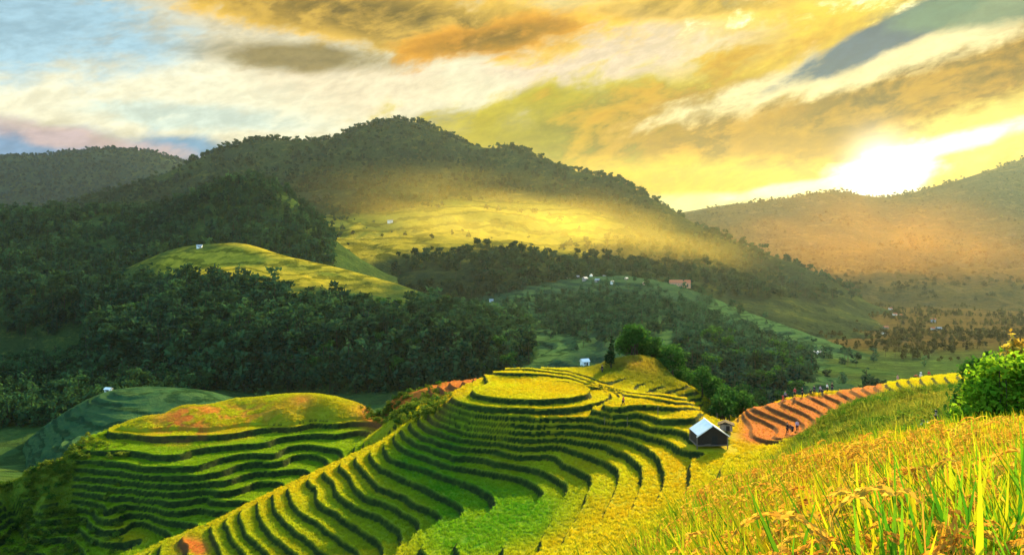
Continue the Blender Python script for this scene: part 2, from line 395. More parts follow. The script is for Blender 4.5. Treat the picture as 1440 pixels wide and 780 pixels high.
M_SUNM = land_mat('sunward_mountain', (0.04, 0.040, 0.018), (0.07, 0.06, 0.02), (0.11, 0.085, 0.03), 300)
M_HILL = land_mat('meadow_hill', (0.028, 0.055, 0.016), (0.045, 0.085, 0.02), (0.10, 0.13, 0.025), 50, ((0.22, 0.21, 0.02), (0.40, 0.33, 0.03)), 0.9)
M_TERRFAR = land_mat('far_terraces', (0.020, 0.060, 0.030), (0.032, 0.080, 0.036), (0.06, 0.11, 0.04), 45, ((0.030, 0.090, 0.036), (0.060, 0.125, 0.040)), 1.7)  # greens kept dark: the hillside's shade is put into the colours

# ------------------------------------------------------------------ the terraced hill, one fine mesh
V = np.stack([XX, YY, ZF], -1).reshape(-1, 3)
me = np_mesh('terraced_hill', V, grid_faces(*XX.shape), True, [M_TERR])
ca = me.color_attributes.new('zone', 'FLOAT_COLOR', 'POINT')
ca.data.foreach_set('color', np.stack([Z_SOIL, Z_GREEN, Z_GRASS, np.ones_like(Z_SOIL)], -1).astype(np.float32).ravel())
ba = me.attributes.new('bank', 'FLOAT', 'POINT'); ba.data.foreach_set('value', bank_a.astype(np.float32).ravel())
tag(link(bpy.data.objects.new('terraced_hill', me)), 'hill cut into curved rice terraces with yellow and green paddies', 'terraces', kind='structure')

# ------------------------------------------------------------------ the ground sheet out to the horizon
gu = np.linspace(-1.5, 1.5, 420)
gY = np.concatenate([np.geomspace(2.0, 60, 150), np.geomspace(61, 230, 120), np.geomspace(234, 1400, 170), np.geomspace(1440, 4300, 50)])
GU, GYY = np.meshgrid(gu, gY); GX = GU * GYY
GZ = tps_z(GX, GYY)
inside = sst(GX, X0, X0 + 6) * (1 - sst(GX, X1 - 6, X1)) * sst(GYY, Y0, Y0 + 4) * (1 - sst(GYY, Y1 - 8, Y1))
GZ = GZ - 2.2 * inside - 0.02 + (1 - inside) * 0.25 * fbm(GX / 3, GYY / 3, 3) * (GYY < 80) + 5 * fbm(GX / 90, GYY / 90, 4) * sst(GYY, 230, 420)
me = np_mesh('ground', np.stack([GX, GYY, GZ], -1).reshape(-1, 3), grid_faces(*GX.shape), True, [M_GROUND])
GPX = GU * F + CX
gf = np.clip(1.1 * blob(GPX, GYY, (150, 340), (110, 40)) + 0.8 * blob(GPX, GYY, (250, 420), (70, 30)) + 0.6 * (fbm(GX / 70, GYY / 70, 3) > 0.06) * (GYY > 230), 0, 1)
fa = me.attributes.new('field', 'FLOAT', 'POINT'); fa.data.foreach_set('value', gf.astype(np.float32).ravel())
dr = sst(GPX, 1040, 1150) * sst(GYY, 560, 760) * .95
da_ = me.attributes.new('dry', 'FLOAT', 'POINT'); da_.data.foreach_set('value', dr.astype(np.float32).ravel())
tag(link(bpy.data.objects.new('ground', me)), 'valley floor and grassy slope reaching to the mountains', 'ground', kind='structure')
def ground_z(x, y):
    """what one stands on: the fine terraces where they are, else the ground sheet"""
    x = np.asarray(x, float); y = np.asarray(y, float)
    out = tps_z(x, y)
    i = ((x - X0) / CELL).astype(int); j = ((y - Y0) / CELL).astype(int)
    ok = (i >= 25) & (j >= 20) & (i < len(xs) - 25) & (j < len(ys) - 40)
    if out.ndim == 0: return float(ZF[j, i]) if ok else float(out)
    out[ok] = ZF[j[ok], i[ok]]; return out

# ------------------------------------------------------------------ hills and mountains lofted between traced crests, each at its own distance
LOFT = {}
def loft(name, rows, px0, px1, nu, nv, mat, label, amp=0.0, wl=100.0, ridged=True, field=None, back=0.45, crestamp=0.0, taper=False, step=0.0):
    """rows: lists of (px, py, Y) from the crest towards the viewer; a back slope is added behind the crest"""
    u = np.linspace(px0, px1, nu)
    P = []
    for r in rows:
        r = np.array(sorted(r), float)
        py = np.interp(u, r[:, 0], r[:, 1]); Y = np.interp(u, r[:, 0], r[:, 2])
        k = np.ones(5) / 5
        if r is not rows[0]: Y = np.convolve(np.pad(Y, 12, 'edge'), np.ones(25) / 25, 'valid')
        if r is not rows[0]: py = np.convolve(np.pad(py, 12, 'edge'), np.ones(25) / 25, 'valid')
        P.append(np.stack([(u - CX) / F * Y, Y, (HY - py) / F * Y], -1))
    c = P[0]; w = c[:, 1].mean() * 0.35
    B1 = c + np.stack([0.1 * (c[:, 0]) , np.full(nu, w * 0.5), -w * 0.5 * back + 0 * u], -1)
    B2 = c + np.stack([0.2 * (c[:, 0]) , np.full(nu, w), np.full(nu, -w * back * 1.2 - 60)], -1)
    last = P[-1].copy(); ft = last.copy(); ft[:, :2] *= 0.88; ft[:, 2] = np.minimum(last[:, 2] - 35, -130 - 0.03 * last[:, 1])
    P = [B2, B1] + P + [ft]
    P = np.array(P); m = len(P)
    endw = np.clip(np.minimum(u - px0, px1 - u) / ((px1 - px0) * 0.10), 0, 1) if taper else np.ones(nu)
    P[..., 2] -= ((1 - endw * endw * (3 - 2 * endw)) * 0.10 * np.abs(P[..., 1]))
    tt = np.linspace(0, m - 1, nv * (m - 1) + 1); i = np.clip(tt.astype(int), 0, m - 2); f = (tt - i)[:, None, None]
    g = lambda k: P[np.clip(i + k, 0, m - 1)]
    S = 0.5 * (2 * g(0) + (-g(-1) + g(1)) * f + (2 * g(-1) - 5 * g(0) + 4 * g(1) - g(2)) * f**2 + (-g(-1) + 3 * g(0) - 3 * g(1) + g(2)) * f**3)
    crest_w = np.clip(np.abs(tt - 2) / 0.8, crestamp, 1)[:, None]
    h = fbm(S[..., 0] / wl, S[..., 1] / wl, 5, ridged) + 0.25 * fbm(S[..., 0] / wl * 5, S[..., 1] / wl * 5, 4)
    S[..., 2] += amp * h * crest_w
    if step:       # cut into terraces
        k = S[..., 2] / step + 0.5 * fbm(S[..., 0] / 25, S[..., 1] / 25, 2); kf = k - np.floor(k)
        tw = sst(fbm(S[..., 0] / 60, S[..., 1] / 60, 2), -.25, -.08)
        S[..., 2] += tw * step * (np.floor(k) + sst(kf, .65, 1) - k) * np.clip(crest_w * 3, 0, 1)
    me = np_mesh(name, S.reshape(-1, 3), grid_faces(*S.shape[:2])[:, ::-1], True, [mat])
    px = S[..., 0] / S[..., 1] * F + CX; py = HY - S[..., 2] / S[..., 1] * F
    if field is not None:
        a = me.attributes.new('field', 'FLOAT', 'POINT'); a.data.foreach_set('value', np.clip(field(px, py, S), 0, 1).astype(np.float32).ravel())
    o = tag(link(bpy.data.objects.new(name, me)), label, name.split('_')[-1], kind='structure')
    LOFT[label] = dict(S=S, px=px, py=py, tt=tt)
    return o
def el(px, py, c, r): return np.exp(-(((px - c[0]) / r[0])**2 + ((py - c[1]) / r[1])**2))

loft('mountain', [[(700,330,3700),(900,308,3700),(957,301,3700),(985,295,3700),(1010,290,3700),(1040,284,3700),(1065,280,3700),(1085,282,3700),(1120,290,3700),(1200,300,3700),(1500,330,3700)],
     [(700,350,3500),(1500,350,3500)], [(700,380,3300),(1500,380,3300)]], 700, 1500, 160, 14, M_SUNM, 'faint far peak in the gap left of the sun', 60, 700)
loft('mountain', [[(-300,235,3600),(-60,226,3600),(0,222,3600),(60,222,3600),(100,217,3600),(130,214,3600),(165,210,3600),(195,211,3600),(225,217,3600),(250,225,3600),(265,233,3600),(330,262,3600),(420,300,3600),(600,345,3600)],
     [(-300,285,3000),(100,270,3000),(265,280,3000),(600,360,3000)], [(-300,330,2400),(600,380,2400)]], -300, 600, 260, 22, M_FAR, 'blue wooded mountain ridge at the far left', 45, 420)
loft('mountain', [[(860,345,2900),(930,312,2900),(962,303,2900),(1000,297,2900),(1040,289,2900),(1070,286,2900),(1090,281,2900),(1115,280,2900),(1145,273,2900),(1165,269,2900),(1190,270,2900),(1225,279,2900),(1262,279,2900),(1290,268,2900),(1320,263,2900),(1345,256,2900),(1375,245,2900),(1400,238,2900),(1440,223,2900),(1500,205,2900),(1600,190,2900),(1800,200,2900)],
     [(860,360,2450),(1100,330,2450),(1250,330,2450),(1440,300,2450),(1800,280,2450)], [(860,375,2000),(1100,372,2000),(1250,378,2000),(1440,365,2000),(1800,360,2000)], [(860,405,1500),(1250,420,1500),(1440,425,1450),(1800,430,1450)]],
     860, 1800, 420, 30, M_SUNM, 'dark mountain ridge under the setting sun', 60, 330)
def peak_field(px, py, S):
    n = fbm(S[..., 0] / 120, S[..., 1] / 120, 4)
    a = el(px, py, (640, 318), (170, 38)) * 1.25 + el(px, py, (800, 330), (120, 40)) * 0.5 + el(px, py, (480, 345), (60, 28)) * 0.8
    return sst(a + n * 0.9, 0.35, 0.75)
loft('mountain', [[(-100,330,2100),(100,290,2100),(200,262,2100),(262,233,2100),(275,225,2100),(300,215,2100),(325,207,2100),(350,199,2100),(378,196,2100),(400,198,2100),(430,204,2100),(452,203,2090),(475,196,2080),(500,184,2060),(525,177,2050),(545,172,2050),(570,169,2050),(592,174,2040),(612,181,2020),(635,196,2000),(655,208,1980),(680,214,1950),(700,209,1930),(722,207,1900),(745,219,1880),(775,235,1850),(800,243,1820),(830,248,1800),(855,254,1770),(880,261,1740),(900,272,1700),(920,286,1670),(940,298,1640),(960,308,1610),(1000,330,1560),(1060,358,1480),(1110,372,1430),(1170,400,1380),(1240,445,1330),(1300,475,1300)],
     [(-100,350,1800),(200,300,1800),(350,255,1800),(570,232,1800),(720,262,1700),(850,300,1560),(960,345,1430),(1060,385,1320),(1170,418,1250),(1240,455,1200),(1300,480,1200)],
     [(-100,365,1550),(200,335,1550),(350,300,1500),(570,292,1500),(720,310,1440),(850,350,1300),(960,385,1180),(1060,412,1120),(1170,440,1080),(1300,490,1050)],
     [(-100,385,1250),(350,345,1250),(570,348,1200),(720,362,1150),(850,388,1050),(960,410,980),(1060,432,950),(1300,500,930)],
     [(-100,420,1000),(350,400,1000),(570,402,960),(720,410,930),(850,425,880),(1060,462,850),(1300,520,830)]],
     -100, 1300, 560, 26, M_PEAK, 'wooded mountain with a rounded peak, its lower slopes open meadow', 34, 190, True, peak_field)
loft('hill', [[(-300,330,1150),(0,303,1150),(100,300,1150),(180,302,1130),(230,300,1110),(262,286,1100),(290,271,1090),(315,261,1080),(335,254,1080),(352,250,1080),(372,253,1080),(395,263,1080),(420,285,1060),(445,312,1040),(480,350,1000),(560,400,960)],
     [(-300,355,950),(150,345,950),(350,320,930),(450,350,900),(560,415,880)], [(-300,400,780),(150,390,780),(350,380,770),(560,425,760)], [(-300,455,640),(560,455,640)]],
     -300, 560, 320, 22, M_HILL, 'dark brown wooded knoll and the low ridge running left from it', 16, 110, True, lambda px, py, S: np.zeros_like(px))
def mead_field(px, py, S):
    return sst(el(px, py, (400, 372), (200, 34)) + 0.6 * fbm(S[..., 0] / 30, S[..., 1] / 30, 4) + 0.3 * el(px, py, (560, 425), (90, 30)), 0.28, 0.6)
loft('hill', [[(120,402,760),(180,380,760),(225,358,760),(250,349,760),(290,345,750),(330,342,740),(352,343,735),(375,353,730),(400,362,720),(430,369,710),(465,376,700),(500,385,690),(540,396,680),(575,407,670),(605,418,660),(660,440,640),(760,475,620)],
     [(120,415,680),(290,375,670),(400,385,650),(500,408,630),(605,435,600),(760,490,560)], [(120,455,560),(290,420,560),(400,430,540),(605,470,510),(760,510,490)], [(120,520,450),(400,515,440),(605,525,430),(760,535,420)]],
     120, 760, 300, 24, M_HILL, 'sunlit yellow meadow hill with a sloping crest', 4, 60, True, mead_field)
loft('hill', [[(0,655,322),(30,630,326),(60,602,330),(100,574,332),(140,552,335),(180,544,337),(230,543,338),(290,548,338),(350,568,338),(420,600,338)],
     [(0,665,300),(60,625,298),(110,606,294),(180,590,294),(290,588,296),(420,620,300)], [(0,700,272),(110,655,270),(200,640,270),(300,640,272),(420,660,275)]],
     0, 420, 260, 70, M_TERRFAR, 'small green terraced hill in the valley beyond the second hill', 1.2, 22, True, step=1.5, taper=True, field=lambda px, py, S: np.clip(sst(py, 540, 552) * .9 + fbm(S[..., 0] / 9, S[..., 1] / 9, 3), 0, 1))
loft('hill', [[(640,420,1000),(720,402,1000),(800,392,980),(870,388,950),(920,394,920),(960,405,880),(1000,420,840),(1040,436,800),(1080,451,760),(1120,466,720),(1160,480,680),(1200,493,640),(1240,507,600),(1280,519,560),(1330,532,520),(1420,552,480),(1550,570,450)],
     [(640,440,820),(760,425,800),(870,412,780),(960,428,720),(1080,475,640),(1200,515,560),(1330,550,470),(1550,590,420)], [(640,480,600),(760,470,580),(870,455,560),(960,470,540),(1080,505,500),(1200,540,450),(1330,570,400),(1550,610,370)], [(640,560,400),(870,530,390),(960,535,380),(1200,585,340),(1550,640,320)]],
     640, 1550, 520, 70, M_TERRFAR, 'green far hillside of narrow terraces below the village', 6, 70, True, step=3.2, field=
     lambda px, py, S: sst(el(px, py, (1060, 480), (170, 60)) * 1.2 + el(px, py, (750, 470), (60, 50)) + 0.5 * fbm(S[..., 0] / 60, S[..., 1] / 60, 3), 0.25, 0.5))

# ================================================================== scattering: many copies of a few small meshes
def scatter(name, P, rz, sc, pick, templates, tint=None, tilt=None):
    """one object: points that carry turn, size, pick and tint; a node group puts a template on each"""
    me = bpy.data.meshes.new(name); P = np.asarray(P, np.float32); n = len(P)
    me.vertices.add(n); me.vertices.foreach_set('co', P.ravel())
    def att(nm, typ, arr, key):
        a = me.attributes.new(nm, typ, 'POINT'); a.data.foreach_set(key, np.ascontiguousarray(arr).ravel())
    rot = np.zeros((n, 3), np.float32); rot[:, 2] = rz
    if tilt is not None: rot[:, :2] = tilt
    att('turn', 'FLOAT_VECTOR', rot, 'vector')
    sc = np.asarray(sc, np.float32); sc = np.repeat(sc[:, None], 3, 1) if sc.ndim == 1 else sc
    att('size', 'FLOAT_VECTOR', sc, 'vector'); att('pick', 'INT', np.asarray(pick, np.int32), 'value')
    if tint is not None: att('tint', 'FLOAT_COLOR', np.concatenate([tint, np.ones((n, 1))], 1).astype(np.float32), 'color')
    o = link(bpy.data.objects.new(name, me))
    c = bpy.data.collections.new(name + '_kinds')
    for k, tm in enumerate(templates):
        to = bpy.data.objects.new('kind_%s_%d' % (name, k), tm); c.objects.link(to)
    g = bpy.data.node_groups.new(name, 'GeometryNodeTree')
    g.interface.new_socket('Geometry', in_out='INPUT', socket_type='NodeSocketGeometry'); g.interface.new_socket('Geometry', in_out='OUTPUT', socket_type='NodeSocketGeometry')
    N_ = g.nodes.new; L_ = g.links.new
    gi = N_('NodeGroupInput'); go = N_('NodeGroupOutput'); ip = N_('GeometryNodeInstanceOnPoints'); ci = N_('GeometryNodeCollectionInfo')
    ci.inputs['Collection'].default_value = c; ci.inputs['Separate Children'].default_value = True; ci.inputs['Reset Children'].default_value = True
    def na(nm, typ):
        x = N_('GeometryNodeInputNamedAttribute'); x.data_type = typ; x.inputs['Name'].default_value = nm; return x.outputs['Attribute']
    L_(gi.outputs[0], ip.inputs['Points']); L_(ci.outputs[0], ip.inputs['Instance']); ip.inputs['Pick Instance'].default_value = True
    L_(na('pick', 'INT'), ip.inputs['Instance Index'])
    e2r = N_('FunctionNodeEulerToRotation'); L_(na('turn', 'FLOAT_VECTOR'), e2r.inputs[0]); L_(e2r.outputs[0], ip.inputs['Rotation'])
    L_(na('size', 'FLOAT_VECTOR'), ip.inputs['Scale'])
    L_(ip.outputs[0], go.inputs[0])
    m = o.modifiers.new('scatter', 'NODES'); m.node_group = g
    return o

# ------------------------------------------------------------------ foliage materials
def tinted(name, trans, dark=0.7, light=1.25):
    def bc(t):
        a = t.attr('tint', 'INSTANCER').outputs['Color']; r = t.node('ShaderNodeObjectInfo').outputs['Random']
        v = t.math('MULTIPLY_ADD', r, light - dark, dark)
        x = t.vmath('SCALE', a); t.put(x.inputs['Scale'], v); return x.outputs[0]
    return leafy(name, bc, trans)
def leaf_mat(name, c0, c1, trans=0.35, scale=0.8):
    def bc(t):
        p = t.node('ShaderNodeNewGeometry'); n = t.noise(p.outputs['Position'], scale, 3, 0.6)
        c = t.mix(t.sstep(n, 0.35, 0.65), c0, c1)
        r = t.math('MULTIPLY_ADD', p.outputs['Random Per Island'], 0.8, 0.6)
        x = t.vmath('SCALE', c); t.put(x.inputs['Scale'], r); return x.outputs[0]
    return leafy(name, bc, trans)
M_RICE = tinted('rice_plant', 0.5)
M_WEED = tinted('rough_grass', 0.45)
M_WOOD = tinted('far_leaves', 0.25, 0.55, 1.35)
M_BARK = plain('bark', (0.05, 0.035, 0.025), 0.95, 0.35, 4, 0, (1, 1, 0.3))
M_LEAF = leaf_mat('tree_leaves', (0.022, 0.080, 0.014), (0.050, 0.14, 0.022), 0.4)
M_LEAFD = leaf_mat('dark_leaves', (0.010, 0.028, 0.010), (0.02, 0.045, 0.014), 0.2)
M_LEAFB = leaf_mat('bush_leaves', (0.10, 0.26, 0.014), (0.22, 0.40, 0.020), 0.55, 2.0)
M_LEAFY = leaf_mat('yellowing_leaves', (0.34, 0.22, 0.03), (0.42, 0.34, 0.05), 0.5, 2.0)

# ------------------------------------------------------------------ foliage meshes
def blade_verts(V, Fc, base, h, w, lean, ang, bend, segs=3):
    d = np.array([math.cos(ang), math.sin(ang), 0]); s = np.array([-d[1], d[0], 0]) * w / 2
    b0 = len(V)
    for k in range(segs + 1):
        f = k / segs
        p = np.array(base) + d * (lean * f + bend * f * f) + np.array([0, 0, h * (f - 0.35 * bend / max(h, .01) * f * f)])
        ww = (1 - f ** 1.8) if k < segs else 0.06
        V.append(p - s * ww); V.append(p + s * ww)
    for k in range(segs): Fc.append((b0 + 2*k, b0 + 2*k + 1, b0 + 2*k + 3, b0 + 2*k + 2))
def tuft_mesh(name, mat, rng, nb, h, w, spread, segs=2, bend=0.25):
    V, Fc = [], []
    for _ in range(nb):
        a = rng.uniform(0, 6.283); r = spread * math.sqrt(rng.random())
        blade_verts(V, Fc, (r * math.cos(a), r * math.sin(a), -0.03), h * rng.uniform(.65, 1.1), w * rng.uniform(.7, 1.3), rng.uniform(0, .25) * h, a + rng.normal(0, .9), bend * h * rng.uniform(.3, 1.6), segs)
    return np_mesh(name, np.array(V), np.array(Fc), True, [mat])
def leaf_cloud(C, size, rng, up=0.3):
    """one small leaf-shaped quad at each point of C"""
    n = len(C); nrm = rng.normal(0, 1, (n, 3)); nrm[:, 2] = abs(nrm[:, 2]) + up; nrm /= np.linalg.norm(nrm, axis=1)[:, None]
    a = np.cross(nrm, rng.normal(0, 1, (n, 3))); a /= np.linalg.norm(a, axis=1)[:, None] + 1e-9; b = np.cross(nrm, a)
    s = (size * rng.uniform(.6, 1.4, n))[:, None]
    V = np.stack([C - a * s, C - b * s * .55, C + a * s, C + b * s * .55], 1).reshape(-1, 3)
    return V, np.arange(4 * n).reshape(-1, 4)
def crown_points(rng, lobes, n, shell=0.55):
    """points spread through overlapping lobes, thicker near each lobe's skin"""
    vol = np.array([l[3] ** 2 for l in lobes]); pk = rng.choice(len(lobes), n, p=vol / vol.sum())
    d = rng.normal(0, 1, (n, 3)); d /= np.linalg.norm(d, axis=1)[:, None]
    r = (shell + (1 - shell) * rng.random(n)) * (1 + 0.18 * rng.normal(0, 1, n))
    L = np.array(lobes)[pk]
    P = L[:, :3] + d * (L[:, 3] * r)[:, None] * np.array([1, 1, .8])
    return P
def tree_shape(rng, kind, h):
    """lobes and limbs of one tree of height h"""
    lobes, limbs = [], []
    if kind == 'broad':
        cr = h * 0.33; lobes.append((0, 0, h * .68, cr * .72))
        for k in range(7):
            a = k * 2.4 + rng.uniform(-.5, .5); r = cr * rng.uniform(.5, .85); z = h * rng.uniform(.38, .84)
            lobes.append((r * math.cos(a), r * math.sin(a), z, cr * rng.uniform(.35, .58))); limbs.append(lobes[-1][:3])
    elif kind == 'slim':
        for k in range(7):
            f = k / 6; a = rng.uniform(0, 6.28); r = h * .05
            lobes.append((r * math.cos(a), r * math.sin(a), h * (.22 + .70 * f), h * (.15 - .09 * f) * rng.uniform(.85, 1.15)))
    elif kind == 'conifer':
        for k in range(8):
            f = k / 7
            for j in range(3 if f < .7 else 1):
                a = rng.uniform(0, 6.28); rr = h * .20 * (1 - f)
                lobes.append((rr * math.cos(a), rr * math.sin(a), h * (.20 + .74 * f), h * (.12 * (1 - f) + .03)))
    elif kind == 'pine':      # bare stem, loose flat top
        for k in range(5):
            a = k * 1.3 + rng.uniform(-.4, .4); r = h * rng.uniform(.04, .22)
            lobes.append((r * math.cos(a), r * math.sin(a), h * rng.uniform(.62, .93), h * rng.uniform(.08, .15))); limbs.append(lobes[-1][:3])
    return lobes, limbs
def tree_meshes(name, rng, kind, h, nleaf, leaf, mleaf):
    lobes, limbs = tree_shape(rng, kind, h)
    V, Q = leaf_cloud(crown_points(rng, lobes, nleaf), leaf, rng)
    crown = np_mesh(name + '_crown', V, Q, False, [mleaf])
    mb = MB(); top = h * (.9 if kind != 'broad' else .7)
    mb.tube([(0, 0, -0.6), (0.01 * h, 0, h * .25), (-.015 * h, .01 * h, h * .5), (0, 0, top)], [h * .03, h * .022, h * .016, h * .004], 7)
    for l in limbs: mb.tube([(0, 0, min(l[2] * .6, h * .5)), (l[0] * .5, l[1] * .5, l[2] * .82), l], [h * .012, h * .008, h * .003], 5)
    return mb.mesh(name + '_trunk', M_BARK, True), crown
def far_tree(name, rng, kind, h, nleaf, leaf):
    lobes, limbs = tree_shape(rng, kind, h)
    V, Q = leaf_cloud(crown_points(rng, lobes, nleaf, .75), leaf, rng)
    w = h * .018
    tv = [(-w, 0, -h*.1), (w, 0, -h*.1), (w * .4, 0, h * .8), (-w * .4, 0, h * .8), (0, -w, -h*.1), (0, w, -h*.1), (0, w * .4, h * .8), (0, -w * .4, h * .8)]
    n = len(V); V = np.concatenate([V, np.array(tv)]); Q = np.concatenate([Q, [[n, n+1, n+2, n+3], [n+4, n+5, n+6, n+7]]])
    idx = np.zeros(len(Q), int); idx[-2:] = 1
    return np_mesh(name, V, Q, False, [M_WOOD, M_BARK], idx)

# ------------------------------------------------------------------ rice standing on the terraces
def lerp3(a, b, f): return np.asarray(a)[None] * (1 - f[:, None]) + np.asarray(b)[None] * f[:, None]
def zone_tint(soil, green, grass, x, y, rng):
    n = len(x); f = np.clip(0.5 + 1.3 * fbm(x / 5, y / 5, 3) + rng.normal(0, .18, n), 0, 1)
    ripe = lerp3((0.52, 0.38, 0.010), (0.47, 0.50, 0.014), f)
    grn = lerp3((0.05, 0.24, 0.008), (0.20, 0.36, 0.012), f)
    gra = lerp3((0.07, 0.15, 0.012), (0.24, 0.24, 0.02), f)
    so = lerp3((0.42, 0.16, 0.03), (0.40, 0.26, 0.03), f)
    c = ripe
    for w, k in ((green, grn), (grass, gra), (soil, so)): c = c * (1 - w[:, None]) + k * w[:, None]
    return c
def plant_terraces():
    rng = np.random.default_rng(11); n = 330000
    x = rng.uniform(X0 + 8, X1 - 8, n); y = rng.uniform(Y0 + 10, Y1 - 12, n)
    i = ((x - X0) / CELL).astype(int); j = ((y - Y0) / CELL).astype(int)
    px = x / y * F + CX; py = HY - ZF[j, i] / y * F
    keep = (px > -60) & (px < 1500) & (py < 860)
    so = Z_SOIL[j, i]; gs = Z_GRASS[j, i]; gr = Z_GREEN[j, i]; bk = bank_a[j, i]; f = ft[j, i]
    wild = np.clip(gs, 0, 1)
    keep &= (bk < .5) | (rng.random(n) < 0.10)
    keep &= (rng.random(n) > so * 0.88) & ((px < 1115) | (y > 118) | (rng.random(n) < .4))
    # keep clear of the hut and the people
    keep &= ~((abs(x - 26.2) < 3.2) & (abs(y - 107.3) < 3.4)) & ~((abs(x - 29.8) < 2) & (abs(y - 112) < 2))
    x, y, i, j, so, gs, gr, bk = [a[keep] for a in (x, y, i, j, so, gs, gr, bk)]
    n = len(x)
    tint = zone_tint(so, gr, np.maximum(gs, 0), x, y, rng)
    dark = bk > .5
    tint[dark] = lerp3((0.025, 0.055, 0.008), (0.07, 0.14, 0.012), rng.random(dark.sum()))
    sc = rng.uniform(.75, 1.2, n) * np.where(dark, .75, 1.0) * np.where(so > .4, .7, 1.0) * (1 + .5 * gs)
    T = [tuft_mesh('rice_tuft_%d' % k, M_RICE, rng, 10, .30, .05, .20, 2) for k in range(4)]
    o = scatter('rice_paddy', np.stack([x, y, ZF[j, i]], -1), rng.uniform(0, 6.28, n), sc, rng.integers(0, 4, n), T, tint, rng.normal(0, .12, (n, 2)))
    tag(o, 'ripe yellow and unripe green rice standing on the terraces', 'rice', kind='stuff'); print('terrace rice', n)
plant_terraces()

# ------------------------------------------------------------------ rice and rough grass of the near slope
def rice_clump(name, rng, nb, h, ears):
    V, Fc, mi = [], [], []
    for _ in range(nb):
        a = rng.uniform(0, 6.283); r = .10 * math.sqrt(rng.random())
        blade_verts(V, Fc, (r * math.cos(a), r * math.sin(a), -0.05), h * rng.uniform(.55, 1.12), .040 * rng.uniform(.6, 1.3), rng.uniform(.02, .3) * h, a + rng.normal(0, .8), .30 * h * rng.uniform(.1, 1.8), 4)
    nblade = len(Fc)
    for _ in range(ears):        # drooping ears of grain
        a = rng.uniform(0, 6.283); hh = h * rng.uniform(.70, .98); d = np.array([math.cos(a), math.sin(a), 0]); L = rng.uniform(.18, .28); sd = np.array([-d[1], d[0], 0])
        path = [d * (.06 + L * f) + np.array([0, 0, hh + .07 * f - .95 * L * f * f]) for f in np.linspace(0, 1, 15)]
        b0 = len(V); V += [np.array([0, 0, 0.]) - sd * .003, sd * .003, path[0] + sd * .003, path[0] - sd * .003]; Fc.append((b0, b0+1, b0+2, b0+3))
        for k in range(14):          # grains hang along both sides of the bent stalk
            p, tn = path[k], path[k + 1] - path[k]; tn = tn / np.linalg.norm(tn)
            for s in (-1, 0, 1):
                o = sd * s * .010 + np.array([0, 0, -.006 * (s == 0)]) + rng.normal(0, .004, 3); g = tn * .034 + sd * s * .010 + rng.normal(0, .005, 3); w = np.cross(g, rng.normal(0, 1, 3)); w = w / np.linalg.norm(w) * .0075
                b0 = len(V); V += [p + o, p + o + g * .5 + w, p + o + g, p + o + g * .5 - w]; Fc.append((b0, b0+1, b0+2, b0+3))
    return np_mesh(name, np.array(V), np.array(Fc), False, [M_NRICE, M_EAR], [0] * nblade + [1] * (len(Fc) - nblade))
M_NRICE = tinted('near_rice_blade', 0.5, .75, 1.2)
M_EAR = leaf_mat('rice_ear', (0.50, 0.24, 0.03), (0.58, 0.42, 0.05), 0.4, 3.0)
